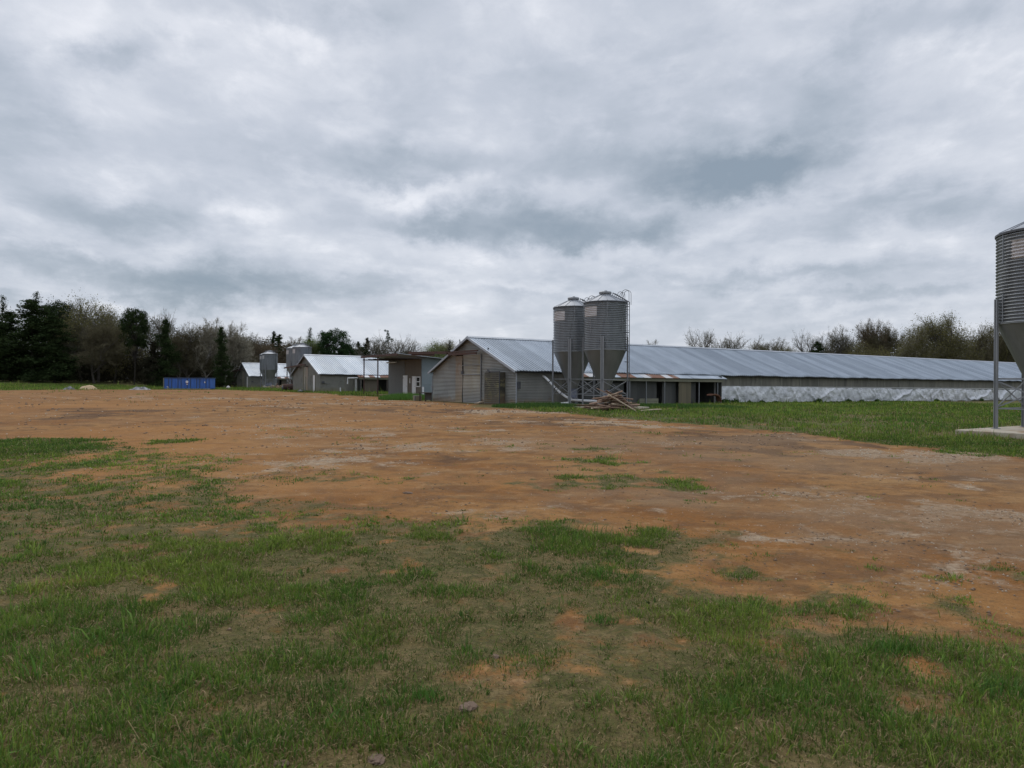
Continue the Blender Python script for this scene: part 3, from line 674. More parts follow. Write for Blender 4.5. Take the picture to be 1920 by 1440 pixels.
    while t < T1+.35:
        wd = .68; t2 = min(t+wd, T1+.38)
        if full:
            pxr = [1100, 1120, 1150, 1185, 1202, 1214, 1222, 1240, 1247, 1272, 2000]
            mir = [0, 2, 1, 0, 1, 2, 0, 0, 2, 0, 1]
            xm = t+wd/2; Xw, Yw = W(xm, RP/2); pq = 960+F*Xw/Yw
            mi = mir[[i for i in range(11) if pq < pxr[i]][0]]
        else: mi = [0,2,0,1,0,2][k % 6] if rr.random() < .8 else 0
        sh.cm = mi
        nc = 6; yy0, yy1 = .12, RP+rr.uniform(-.03, .03)
        pts = []
        for j in range(2):
            for i in range(nc*2+1):
                s = i/(nc*2); xx = t+(t2-t)*s; zz = (zA if j == 0 else zB)+(.012 if i % 2 else 0)+ (k % 2)*.004
                pts.append((xx-(0 if j == 0 else 0), yy0 if j == 0 else yy1, zz))
        sh.grid(pts, nc*2+1, 2); sh.add([p for p in pts[nc*2+1:]]+[(p[0], p[1]+.01, p[2]-.03) for p in pts[nc*2+1:]], [(i, i+1, i+nc*2+2, i+nc*2+1) for i in range(nc*2)])
        t = t2; k += 1
    sh.build('porch_roof', [M['rust'], M['roof'], M['white_sheet']], root)
    m = MB(); m.box(T0-.2,T1+.02,FP-.10,FP-.06,1.62,1.86); m.build('porch_beam', M['fascia'], root)
    # fronts of the porch
    def front(px):   # long-axis station seen at photo column, on the porch front
        q = (px-960)/F; X0, Y0 = W(0, FP); return (q*Y0-X0)/(UX-q*UY)
    if full:
        for px in (1181, 1212, 1246.5, 1311, 1346): t = front(px); box_obj('porch_post', M['leg'], root, t-.03,t+.03,FP,FP+.06,0,1.62)
        boxes('porch_panel', M['porch_dark'], root, [(front(1181),front(1212)-.01,FP+.3,FP+.33,.02,1.58),(front(1212),front(1236.5),FP+.3,FP+.33,.02,1.58),(front(1247),front(1272.5),FP+.28,FP+.31,.05,1.56),(front(1296),front(1310),FP+.3,FP+.33,.05,1.56),(T0+.3,front(1175),FP+.3,FP+.33,.02,1.5)])
        m = MB(); m.box(front(1273),front(1296),FP+.02,FP+.05,.02,1.6); tag(m.build('porch_panel', M['porch_tan'], root), 'tan sheet panel in the porch front')
        boxes('porch_board', M['fascia'], root, [(front(1201),front(1236.5),FP+.1,FP+.14,0,.21),(front(1201),front(1236.5),FP+.1,FP+.14,.23,.42)])
    else:
        boxes('porch_post', M['bark'], root, [(t-.05,t+.05,FP,FP+.1,0,1.62) for t in (T0+.1, 8.0, 10.5, 13.6, T1-.1)])
        boxes('porch_panel', M['brown_wall'], root, [(T0+.6,7.0,FP+.3,FP+.34,.02,1.58),(9.2,14.,FP+.3,FP+.34,.02,1.3)])
        m = MB(); m.tube([(3.1,-.5,1.05),(3.1,-.5,1.74),(4.4,-.5,1.78)], .07); m.build('drain_pipe', M['pvc'], root)
        m = MB(); m.box(4.05,4.25,-.5,-.35,0,1.66); m.build('porch_post', M['fascia_pale'], root)
        m = MB(); m.tube([(2.2,-.6,0),(2.2,-.6,.62)], .07); m.build('vent_pipe', M['pvc'], root)
        m = MB(); m.box(.15,.45,-.14,-.02,1.1,1.32); m.bar((.3,-.1,1.12),(1.1,-.1,1.02),.04,.04); m.build('meter_box', M['dark_steel'], root)
    m = MB(); m.box(T0-.2, T1-.05, FP-.15, 1.9, -.25, -.02); m.build('porch_slab', M['concrete'], root)
    # curtain side beyond the porch
    cw = MB(); cw.box(T1, L, .0, .06, 1.30, EAVE-.08); cw.build('upper_boards', M['board'], root)
    t = T1+.4
    while t < L: box_obj('board_batten', M['clap'], root, t-.04,t+.04,-.02,-.001,1.35,EAVE-.1); t += 2.44
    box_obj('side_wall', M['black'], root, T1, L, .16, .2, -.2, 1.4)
    box_obj('foundation', M['conc_dark'], root, T1, L, -.02, .12, -.3, .12)
    if full:
        LT = L-T1
        nu, nv = int(LT/.085), 17
        xs = np.linspace(T1-.05, L, nu)
        sag = .035*np.sin((xs-T1)/1.22*np.pi)**2+.03*(fbm(xs*.4, xs*0, 3, 9)-.5)
        far = sstep(8, 22, xs-T1)       # farther along the cloth hangs in regular tents
        per = 3.3
        pts = []
        for j in range(nv):
            s = j/(nv-1)                 # 0 top 1 bottom
            ztop = 1.33-.13*far-sag; zbot = .10+.02*np.sin(xs*1.3)+.02*fbm(xs*2, xs*0, 2, 4)
            z = ztop*(1-s)+zbot*s
            ph = ((xs-T1+5.0*fbm(xs*.22, xs*0, 3, 77))/per) % 1.0; far = sstep(8, 22, xs-T1)*sstep(.30, .55, fbm(xs*.21, xs*0+4, 2, 88))
            apex = np.abs(ph-.5)*2      # 1 at posts, 0 mid
            lineA = np.abs(apex-(1-s)*.9)
            crease = np.exp(-(lineA/.09)**2)*(.03+.12*far)
            inside = np.where(apex < (1-s)*.9, 1.0, 0.0)*.07*far
            folds = .13*(fbm((xs+s*.3)*1.7, s*2.2+xs*.15, 4, 15)-.5)+.085*(fbm((xs-s*.4)*3.4, s*2+xs*.1, 3, 25)-.5)
            dgn = np.exp(-((((xs-s*.8)/2.3) % 1.0-.5)/.05)**2)*.06*(1-far*.6)
            yy = -.14-.05*np.sin(np.pi*s)-crease+inside-folds*1.5-dgn
            for i in range(nu): pts.append((xs[i], min(yy[i], -.035), z[i]))
        m = MB(); m.grid(pts, nu, nv)
        tp = m.build('side_curtain', M['tarp'], root, True)
        m = MB(); m.box(T1,L,-.05,-.022,1.22,1.345); m.build('curtain_batten', M['fascia_pale'], root)
        m = MB(); m.tube([(T1-.05,-.1,.1),(L,-.1,.1)], .035, 6); m.build('curtain_rod', M['pvc'], root)
        m = MB(); m.box(T1-.12,T1-.02,-.18,-.08,0,1.6); m.build('curtain_post', M['fascia_pale'], root)
        rc = random.Random(4); t = T1+6
        while t < 60: w = rc.uniform(.8, 2.6); box_obj('base_board', M['white_sheet'], root, t,t+w,-.2,-.12,-.02,.07); t += w+rc.uniform(1, 7)
    else:
        box_obj('side_curtain', M['tarp'], root, T1, L, -.06, -.02, .1, 1.3)
    # roof
    for side in (0, 1):
        m = MB(); prof = []; rp = .2288; t = -.28
        while t < L+.2:
            prof += [(t, 0), (t+rp-.085, 0), (t+rp-.068, .042), (t+rp-.040, .042)]; t += rp
        prof.append((t, 0))
        pts = []
        yE = -.30 if side == 0 else HW+.30; zE = EAVE-.30*SL+.02
        for (py_, pz_) in ((HW/2, RIDGE), ((HW/2+yE)/2, (RIDGE+zE)/2), (yE, zE)):
            for i, (a, h) in enumerate(prof):
                wob = .02*math.sin(a*.9)+.015*math.sin(a*3.1+1) if py_ == yE else 0
                pts.append((a, py_, pz_+h+wob))
        if side: pts = [p for r_ in range(3) for p in pts[r_*len(prof):(r_+1)*len(prof)][::-1]]
        m.grid(pts, len(prof), 3)
        npf = len(prof)-1
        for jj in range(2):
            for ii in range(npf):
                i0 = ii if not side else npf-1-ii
                if i0 % 4 == 3: m.m[jj*npf+ii] = 1  # one flank of every rib gets the painted shadow line
        # thickness of the eave lip
        n = len(prof); lip = pts[2*n:]
        m.add(lip+[(p[0], p[1], p[2]-.05) for p in lip], [(i, i+1, i+1+n, i+n) for i in range(n-1)])
        m.build('roof', [M['roof'], M['rib_shade']], root)
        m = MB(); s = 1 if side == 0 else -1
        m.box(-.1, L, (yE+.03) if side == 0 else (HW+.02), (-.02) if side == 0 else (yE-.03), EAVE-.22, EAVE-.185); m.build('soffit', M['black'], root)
        m = MB(); yb = yE
        m.bar((-.30, yb, zE-.06), (-.30, HW/2, RIDGE-.06), .05, .15, (0,-SL,1)); m.build('rake_trim', M['roof_trim'], root)
    m = MB(); m.bar((-.30,HW/2-.12,RIDGE),(L,HW/2-.12,RIDGE),.30,.02,(0,-SL,1)); m.bar((-.30,HW/2+.12,RIDGE),(L,HW/2+.12,RIDGE),.30,.02,(0,SL,1)); m.build('ridge_cap', M['roof_trim'], root)
    if full:
        f = MB(); f.box(-.42,-.02,1.35,3.35,.0,2.1); fb = f.build('fan_housing', M['mesh'], root)
        f = MB(); f.bar((-.45,1.33,0),(-.45,1.33,2.15),.05,.05); f.bar((-.45,1.33,2.15),(-.45,3.1,2.15),.05,.05); f.bar((-.45,2.6,2.12),(-.45,2.9,2.28),.08,.08); f.build('housing_frame', M['dark_steel'], fb)
        f = MB()
        for k in range(16): z = .12+k*.125; f.bar((-.44,1.4,z),(-.44,3.32,z+random.uniform(-.02,.02)),.03,.045)
        f.build('louvre', M['louvre'], fb)
        m = MB(); m.box(.05,.22,-.16,-.02,1.05,1.5); m.build('meter_box', M['dark_steel'], root)
        m = MB(); m.tube([(.1,12.24,2.0),(.0,12.32,1.9),(.0,12.32,0)], .035); m.box(-.06,.06,12.2,12.36,.95,1.15); m.build('downpipe', M['leg'], root)
        m = MB(); m.box(.0,.1,2.15,2.25,3.3,3.42); 
        m = MB(); m.bar((-.12,3.5,3.55),(-.05,3.5,3.75),.1,.08); m.build('gable_lamp', M['dark_steel'], root)
        m = MB(); m.tube([(3.9,-.25,.95),(3.9,-.3,1.75),(4.6,-.3,1.78)], .06); m.build('drain_pipe', M['pvc'], root)
    return root
house('long grey poultry house with silvery curtain side behind the twin feed bins', 0, 0, 150, True)
house('middle grey-boarded poultry house left of the open canopy', .8, 44.6, 95, False)
house('farthest small-looking poultry house beside the blue container', 2.5, 91.9, 60, False)

# lattice frame left of the far house
fr = empty('lattice_frame', (*W(2.4, 104.6), tz(*W(2.4, 104.6))), (0,0,math.atan2(UY, UX)))
tag(fr, 'dark open lattice frame standing left of the farthest poultry house', 'frame')
for k in range(9): m = MB(); m.bar((0,.3+k*1.25,0),(0,.3+k*1.25,2.9-(k % 3)*.1),.06,.06); m.build('post', M['bark_dark'], fr)
for z, zz in ((3.0,2.85),(2.2,2.15),(1.5,1.45),(.8,.8)): m = MB(); m.bar((-.05,0,z),(-.05,10.8,zz),.05,.07); m.build('rail', M['bark'], fr)

# ------------------------------------------------------------------ feed bins
def feed_bin(label, x, y, zs=1.0, ladder=True, detail=True, group='galvanised feed bins', rot=-14.5, base=.12, sc=1.0):
    root = empty('feed_bin', (x, y, tz(x, y)+base), (0,0,R(rot))); root.scale = (sc, sc, zs)
    tag(root, label, 'feed bin', group)
    Rb = 1.23; z0, z1 = 3.40-base, 6.19-base
    prof = []; z = z0; pitch = .1016
    ns = 6
    while z < z1-.02:
        prof.append((Rb+.034*math.sin((z-z0)/pitch*2*math.pi), z)); z += pitch/ns
    m = MB(); m.lathe(prof, 56); m.build('bin_body', M['galv'], root, True)
    m = MB(); m.lathe([(Rb+.03,z1-.04),(Rb+.035,z1),(.33,z1+.43),(.30,z1+.48)], 56)
    m.build('bin_roof', M['galv_roof'], root)
    m = MB()
    for k in range(14):
        a = k*2*math.pi/14; m.bar(((Rb+.02)*math.cos(a),(Rb+.02)*math.sin(a),z1+.015),(.34*math.cos(a),.34*math.sin(a),z1+.44),.03,.03)
    m.build('roof_rib', M['galv_roof'], root)
    m = MB(); m.lathe([(Rb+.015,z1-.09),(Rb+.055,z1-.07),(Rb+.055,z1-.01),(Rb+.03,z1)], 56); m.build('eave_ring', M['dark_steel'], root)
    m = MB(); m.lathe([(.30,z1+.42),(.30,z1+.50),(.36,z1+.50),(.365,z1+.60),(.33,z1+.63),(0.0,z1+.66)], 32); m.box(-.05,.1,-.03,.03,z1+.65,z1+.70); m.build('filler_cap', M['leg'], root)
    m = MB(); m.lathe([(Rb+.02,z0+.05),(Rb+.025,z0-.02),(Rb-.01,z0-.03),(.25,1.0-base+.1),(.22,.95)], 40); m.build('hopper', M['hopper'], root, False)
    m = MB(); m.box(-.22,.22,-.22,.22,.42,.97); m.box(-.27,.27,-.27,.27,.92,.97); m.tube([(0,0,.42),(0,0,.25)], .15, 12); m.build('boot', M['boot'], root)
    m = MB()
    for k in range(4):
        for j in range(3):
            a = R(45*j+90*k+12); zz0 = z0+.03+j*.9; m.bar(((Rb+.030)*math.cos(a),(Rb+.030)*math.sin(a),zz0),((Rb+.030)*math.cos(a),(Rb+.030)*math.sin(a),zz0+.88),.035,.012,(math.cos(a),math.sin(a),0))
    if detail: m.build('bin_seam', M['leg'], root)
    # pale reflective panel curved on the sheet
    a0 = math.radians(-90-rot); 
    pa, pb = a0-R(78), a0-R(30)
    pr = []; z = z1-.32
    while z > z1-.32-.56: pr.append((Rb+.010+.034*math.sin((z-z0)/pitch*2*math.pi), z)); z -= pitch/ns
    m = MB(); m.lathe(pr[::-1], 14, pa, pb); m.build('pale_panel', M['decal'], root, True)
    legs = [(1,0),(0,1),(-1,0),(0,-1)]
    for cx_, cy_ in legs:
        m = MB(); rx, ry = cx_, cy_; tx, ty = -cy_, cx_
        r0 = Rb+.03
        def pt(r, t, z): return (rx*r+tx*t, ry*r+ty*t, z)
        def bx(ra, rb_, ta, tb):
            m.add([pt(ra,ta,0),pt(rb_,ta,0),pt(rb_,tb,0),pt(ra,tb,0),pt(ra,ta,4.17-base),pt(rb_,ta,4.17-base),pt(rb_,tb,4.17-base),pt(ra,tb,4.17-base)],
                  [(0,3,2,1),(4,5,6,7),(0,1,5,4),(1,2,6,5),(2,3,7,6),(3,0,4,7)])
        bx(r0,r0+.012,-.045,.045); bx(r0,r0+.075,-.057,-.045); bx(r0,r0+.075,.045,.057); bx(r0+.063,r0+.075,-.10,-.057); bx(r0+.063,r0+.075,.057,.10)
        lg = m.build('leg', M['leg'], root)
        if detail:
            m = MB(); m.add([pt(r0-.05,-.12,0),pt(r0+.13,-.12,0),pt(r0+.13,.12,0),pt(r0-.05,.12,0),pt(r0-.05,-.12,.02),pt(r0+.13,-.12,.02),pt(r0+.13,.12,.02),pt(r0-.05,.12,.02)], [(0,3,2,1),(4,5,6,7),(0,1,5,4),(1,2,6,5),(2,3,7,6),(3,0,4,7)])
            m.build('foot_plate', M['leg'], lg)
    zh, zl = 1.70-base, .92-base
    for k in range(4):
        a = legs[k]; c = legs[(k+1) % 4]; r = Rb+.06
        m = MB(); A = lambda z: (a[0]*r, a[1]*r, z); B = lambda z: (c[0]*r, c[1]*r, z)
        m.bar(A(zh), B(zh), .03, .05); m.bar(A(zl-.14), B(zl-.14), .025, .035); m.bar(A(zh-.06), B(zl-.1), .012, .04); m.bar(B(zh-.06), A(zl-.1), .012, .04)
        m.build('brace', M['leg'], root)
    if ladder:
        aL = R(-12); rl = Rb+.17; tv = Vector((-math.sin(aL), math.cos(aL), 0)); cv = Vector((math.cos(aL), math.sin(aL), 0))
        lad = MB(); ends = []
        for s in (-.19, .19):
            p0 = cv*rl+tv*s; lad.tube([(p0.x,p0.y,.9),(p0.x,p0.y,z1-.02)], .022, 6)
            p1 = cv*.52+tv*s; lad.tube([(p0.x,p0.y,z1-.02),(p1.x,p1.y,z1+.52)], .028, 6)
            p2 = cv*.52+tv*s; lad.tube([(p1.x,p1.y,z1+.52),(p2.x,p2.y,z1+.38)], .02, 6)
        z = 1.1
        while z < z1-.1:
            a = cv*rl-tv*.19; c = cv*rl+tv*.19; lad.tube([(a.x,a.y,z),(c.x,c.y,z)], .013, 5); z += .30
        for q in (.15,.4,.65,.9):
            rr_ = rl+(.52-rl)*q; zz = z1-.02+.54*q; a = cv*rr_-tv*.19; c = cv*rr_+tv*.19; lad.tube([(a.x,a.y,zz),(c.x,c.y,zz)], .013, 5)
        for zz in (2.6,4.3,5.8):
            for s in (-.19,.19):
                a = cv*(Rb-.0)+tv*s; c = cv*rl+tv*s; lad.bar(a+Vector((0,0,zz)), c+Vector((0,0,zz)), .02, .04)
        lo = lad.build('ladder', M['dark_steel'], root)
        hp = MB()
        for s in (-.2, .2):
            for (ra, rb_, zt, zb_a, zb_b) in ((rl+.09, 1.08, z1+.66, z1-.18, z1+.12), (1.12, .82, z1+.56, z1+.08, z1+.25)):
                pts = [cv*ra+tv*s+Vector((0,0,zb_a))]
                hw = (ra-rb_)/2
                for q in range(9):
                    th = math.pi*q/8; pts.append(cv*(rb_+hw+hw*math.cos(th))+tv*s+Vector((0,0,zt-hw+hw*math.sin(th))))
                pts.append(cv*(rb_-.12)+tv*s+Vector((0,0,zb_b)))
                hp.tube(pts, .014, 6)
        hp.build('handrail', M['dark_steel'], lo)
    return root
FBX = (5.42, 41.4); RBX = (3.84, 44.6)
feed_bin('front bin of the twin corrugated steel feed bins, with caged ladder on its right', *FBX)
feed_bin('rear bin of the twin corrugated feed bins, nearer the barn wall', *RBX)
feed_bin('large feed bin cut off by the right edge of the photo, on its own slab', 16.28, 21.7, base=.15)
def silo_at(u, v): return W(u, v)
feed_bin('right-hand bin of the pair before the farthest poultry house', *W(2.5+2.1, 91.9-5.4), zs=.96, sc=1.0, detail=False)
feed_bin('left-hand bin of the pair before the farthest poultry house, mostly hidden', *W(2.5+2.4, 91.9-1.9), zs=.96, ladder=False, detail=False)
feed_bin('nearer bin of the pair peeping over the middle gable', *W(2.7, 59.5), zs=.96, detail=False)
feed_bin('farther bin of the pair behind the middle gable', *W(2.8, 63.3), zs=.96, ladder=False, detail=False)

def pad(label, cx, cy, a0, a1, b0, b1, h=.15):
    m = MB(); m.box(a0, a1, b0, b1, -.2, h); o = m.build('concrete_pad', M['concrete'])
    bev = o.modifiers.new('bevel', 'BEVEL'); bev.width = .02; bev.segments = 2
    o.location = (cx, cy, tz(cx, cy)); o.rotation_euler = (0,0,math.atan2(UY, UX)); tag(o, label, 'concrete pad', 'concrete pads under the feed bins')
    return o
pad('weathered concrete slab under the large feed bin at the right edge', 16.28, 21.7, -2.5, 2.2, -2.0, 1.35)
pad('low concrete slab under the twin feed bins', (FBX[0]+RBX[0])/2, (FBX[1]+RBX[1])/2, -1.8, 1.8, -3.4, 3.2, .115)
pad('thin slab under the bins before the farthest poultry house', *W(4.7, 88.3), -1.8, 1.8, -3.5, 3.5, .1)
pad('slab under the bins behind the middle gable', *W(2.7, 61.4), -1.8, 1.8, -3.6, 3.6, .1)

# auger pipe between house and twin bins
ap = empty('auger_pipe', (2.05, 45.65, 0)); tag(ap, 'white feed auger pipe running from the barn eave down under the twin bins', 'pipe')
o0 = Vector((2.05,45.65,0))
pp = [(1.75,46.0,2.02),(2.1,45.55,1.86),(2.35,45.25,1.60),(2.7,45.0,1.20),(3.05,44.8,.86),(3.4,44.6,.60),(3.75,44.4,.47)]
m = MB(); m.tube([Vector(p)-o0 for p in pp], .075, 10); m.build('curved_pipe', M['pvc'], ap, True)
m = MB(); m.tube([Vector((3.75,44.3,.42))-o0, Vector((5.42,41.4,.40))-o0], .075, 10); m.build('straight_pipe', M['pvc'], ap, True)
m = MB()
for i in (2,3,4): a = Vector(pp[i])-o0; c = Vector(pp[i+1])-o0; m.tube([a+(c-a)*.1, a+(c-a)*.2], .09, 10)
m.build('coupling', M['dark_steel'], ap)
for (a, c, lab) in [((4.9,42.3,.2),(5.9,41.9,.2),'short white pipe offcut lying left of the lumber heap'),((3.0,43.5,.22),(3.45,43.3,.26),'white pipe end on the slab by the rear bin leg')]:
    m = MB(); a = Vector(a); c = Vector(c); m.tube([Vector((0,0,0)), c-a], [.07,.07], 10); o = m.build('pipe_offcut', M['pvc']); o.location = a; tag(o, lab, 'pipe')

# ------------------------------------------------------------------ office shed with canopy
ox, oy = W(5.5, 26.5)
of = empty('office_shed', (ox, oy, tz(ox, oy)), (0,0,math.atan2(UY, UX))); tag(of, 'tall brown and blue-grey metal shed with white doors and an open canopy', 'shed')
OWD = 8.7; OLN = 8.0
def zr(u): return 4.13-.075*(u+3.0)     # roof height above local u
m = MB(); m.add([(0,0,-.1),(0,OWD*.48,-.1),(0,OWD*.48,zr(0)),(0,0,zr(0))], [(0,3,2,1)]); m.build('front_wall', M['brown_wall'], of)
m = MB(); m.add([(0,OWD*.48,-.1),(0,OWD,-.1),(0,OWD,zr(0)),(0,OWD*.48,zr(0))], [(0,3,2,1)]); m.box(-.03,.0,OWD*.48-.03,OWD*.48+.03,0,zr(0)); m.build('front_wall', M['grey_wall'], of)
m = MB(); m.add([(0,0,-.1),(OLN,0,-.1),(OLN,0,zr(OLN)),(0,0,zr(0))], [(0,1,2,3)])
for u in (0.02,2.0,4.1,6.2): m.box(u,u+.05,-.02,0,0,zr(u)-.1)
for z in (1.2,2.5): m.box(0,OLN,-.012,0,z,z+.03)
m.build('side_wall', M['blue_wall'], of)
m = MB(); m.add([(OLN,0,-.1),(OLN,OWD,-.1),(OLN,OWD,zr(OLN)),(OLN,0,zr(OLN))], [(0,1,2,3)]); m.add([(0,OWD,-.1),(OLN,OWD,-.1),(OLN,OWD,zr(OLN)),(0,OWD,zr(0))], [(0,3,2,1)]); m.build('back_wall', M['blue_wall'], of)
m = MB(); u0, u1 = -3.05, OLN+.2; y0, y1 = -1.25, OWD+.15
m.add([(u0,y0,zr(u0)+.04),(u1,-.15,zr(u1)+.04),(u1,y1,zr(u1)+.04),(u0,y1,zr(u0)+.04),(u0,y0,zr(u0)+.09),(u1,-.15,zr(u1)+.09),(u1,y1,zr(u1)+.09),(u0,y1,zr(u0)+.09)],
      [(0,3,2,1),(4,5,6,7),(0,1,5,4),(1,2,6,5),(2,3,7,6),(3,0,4,7)]); rf = m.build('roof', M['roof_trim'], of)
m = MB(); m.box(u0-.04,u0,y0,y1,zr(u0)-.14,zr(u0)+.08); m.build('fascia', M['rust_beam'], rf)
boxes('rafter', M['bark_dark'], rf, [(u0+.01,-.04,y0+.2+k*1.55,y0+.28+k*1.55,zr(0)-.16,zr(0)-.06) for k in range(7)])
for yv in (4.15, 8.2): box_obj('canopy_post', M['rust_beam'], of, -3.0,-2.9,yv-.05,yv+.05,-.1,zr(-3)-.08)
def ofw(px): # station across the front wall
    q = (px-960)/F; return (ox-q*oy)/(q*UX+UY)
def door(pa, pb, h, hinge):
    a, c = sorted((ofw(pa), ofw(pb))); m = MB(); m.box(-.05,-.0,a,c,.05,h); d = m.build('door', M['white'], of)
    m = MB(); m.box(-.03,0,a-.07,a,0,h+.06); m.box(-.03,0,c,c+.07,0,h+.06); m.box(-.03,0,a,c,h,h+.06); m.build('door_frame', M['brown_wall'], d)
    m = MB(); s = a+.07 if hinge else c-.07
    m.tube([(-.05,s,1.05),(-.10,s,1.05),(-.10,s+(.1 if hinge else -.1),1.05)], .02, 6)
    m.box(-.065,-.05,(c-.12) if hinge else a,(c) if hinge else a+.12,.3,.38); m.box(-.065,-.05,(c-.12) if hinge else a,(c) if hinge else a+.12,1.85,1.93); m.build('handle', M['dark_steel'], d)
door(756.2, 764.6, 2.15, True); door(773.2, 780.2, 2.05, True)
a, c = sorted((ofw(781), ofw(788.6))); zb, zt = .98, 2.02
m = MB(); 
for q in ((a,a+.09,zb,zt),(c-.09,c,zb,zt),(a+.09,c-.09,zb,zb+.09),(a+.09,c-.09,zt-.09,zt),(a+.09,c-.09,(zb+zt)/2-.04,(zb+zt)/2+.04)): m.box(-.07,-.01,*q)
wf = m.build('window', M['white'], of)
box_obj('pane', M['glass'], wf, -.03,-.015,a+.08,c-.08,zb+.08,zt-.08)
box_obj('notice', M['white'], of, -.02,-.003,ofw(769.3),ofw(768.0),1.35,1.85)
m = MB(); m.box(-.35,-.15,ofw(747),ofw(729.5),zr(0)-.42,zr(0)-.30); m.build('strip_light', M['white'], of)
m = MB(); m.tube([(.12,-.12,.1),(.12,-.12,1.0)], .09, 10); m.build('standpipe', M['pvc'], of)
m = MB(); m.box(-3.3,-.02,-1.2,OWD+6,-.25,.04); o = m.build('concrete_apron', M['concrete']); o.location = (ox,oy,tz(ox, oy)); o.rotation_euler = (0,0,math.atan2(UY, UX)); tag(o, 'thin concrete apron under the open canopy', 'concrete apron')

# small bench and box by the first gable corner
x, y = W(-1.0, 11.4); rz = math.atan2(UY, UX)
bn = empty('work_bench', (x, y, tz(x, y)), (0,0,rz)); tag(bn, 'small dark bench against the left end of the first gable', 'bench')
box_obj('bench_top', M['bark_dark'], bn, -.3,.3,-.6,.6,.62,.68)
for a, c in ((-.26,-.55),(.2,-.55),(-.26,.48),(.2,.48)): box_obj('leg', M['bark_dark'], bn, a,a+.07,c,c+.07,-.05,.62)
box_obj('back_panel', M['porch_dark'], bn, .22,.25,-.45,.45,.1,.62)
x, y = W(-1.0, 12.9); cr_ = empty('metal_crate', (x, y, tz(x, y)), (0,0,rz)); tag(cr_, 'low grey crate beside the dark bench', 'crate')
box_obj('crate_body', M['clap'], cr_, -.25,.25,-.3,.3,0,.42); box_obj('crate_side', M['dark_steel'], cr_, -.28,-.252,-.28,-.1,.05,.38)

# rusty chute at the end of the porch
x, y = W(17.0, -1.0)
m = MB(); pts = []
path = [(-.95,.62),(-.7,.66),(-.4,.66),(-.1,.58),(.08,.42),(.16,.2),(.2,-.1)]
for (a, z) in path:
    for bq in (-.22,-.2,0,.2,.22): pts.append((a, bq, z+(.1 if abs(bq) > .21 else 0)))
m.grid(pts, 5, len(path)); ch = m.build('rusty_chute', M['rust']); so_ = ch.modifiers.new('solid', 'SOLIDIFY'); so_.thickness = .03
ch.location = (x, y, tz(x, y)); ch.rotation_euler = (0,0,rz); tag(ch, 'bent rusty metal chute at the right end of the porch', 'metal chute')

# ------------------------------------------------------------------ scrap lumber heap
rl = random.Random(11); PX, PY = 5.45, 38.6
protos = []
for k in range(5):
    L_ = [1.5,1.15,.9,1.8,.7][k]; w = [.14,.10,.16,.12,.09][k]; m = MB()
    n = 8; sec = []
    for i in range(n+1):
        s = i/n; bend = .03*math.sin(s*2.2+k); x = (s-.5)*L_
        jx = rl.uniform(-.05, .05) if i in (0, n) else 0
        sec += [(x+jx,-w/2,bend-.02),(x-jx,w/2,bend-.02),(x-jx,w/2,bend+.02),(x+jx,-w/2,bend+.02)]
    fs = [(i*4+q, i*4+(q+1) % 4, (i+1)*4+(q+1) % 4, (i+1)*4+q) for i in range(n) for q in range(4)]+[(3,2,1,0),(n*4,n*4+1,n*4+2,n*4+3)]
    m.add(sec, fs); me = bpy.data.meshes.new('scrap_board'); me.from_pydata(m.v, [], m.f); me.materials.append(M['wood']); me.update(); protos.append(me)
GL = 'scrap boards heaped in front of the twin feed bins'
for k in range(86):
    o = bpy.data.objects.new('scrap_board', protos[k % 5]); COL.objects.link(o)
    q = rl.random(); lay = rl.random()**1.3
    dx = rl.gauss(0, .72)*(1-.45*lay); dy = rl.uniform(-.7, .7)*(1-.5*lay)
    hz = .80*lay*max(0, 1-(abs(dx)/1.45)**1.5)
    o.location = (PX+dx, PY+dy, tz(PX, PY)+.05+hz)
    tilt = rl.gauss(0, .10)+(.30*(-dx)*lay); o.rotation_euler = (rl.uniform(-.5, .5), tilt*1.0+(.3*(1 if dx > 0 else -1)*lay), rl.gauss(.1, .5))
    pale = rl.random() < .2
    o.material_slots[0].link = 'OBJECT'; o.material_slots[0].material = M['wood_pale'] if pale else M['wood']
    if pale: tag(o, 'pale broken board tangled in the scrap lumber heap', 'board', GL+' (pale)')
    else: tag(o, 'brown weathered board tangled in the scrap lumber heap', 'board', GL+' (brown)')
for (a, c, w, lab) in [((5.15,38.1,.90),(6.55,37.35,.02),.10,'long pale board leaning down the right front of the lumber heap'),
                    ((4.3,37.9,.16),(5.7,37.8,.20),.12,'long brown plank lying flat along the front of the lumber heap'),
                    ((5.9,38.2,.78),(6.5,37.8,.12),.08,'thin dark board sloping steeply down the right end of the lumber heap')]:
    a = Vector(a); c = Vector(c); mid = (a+c)/2; m = MB(); m.bar(a-mid, mid-mid+(c-mid)*.02, w, .04); m.v = []; m.f = []; m.m = []; m.bar(a-mid, c-mid, w, .04)
    o = m.build('scrap_board', M['wood_pale'] if 'pale' in lab else M['wood']); o.location = mid; tag(o, lab, 'board')

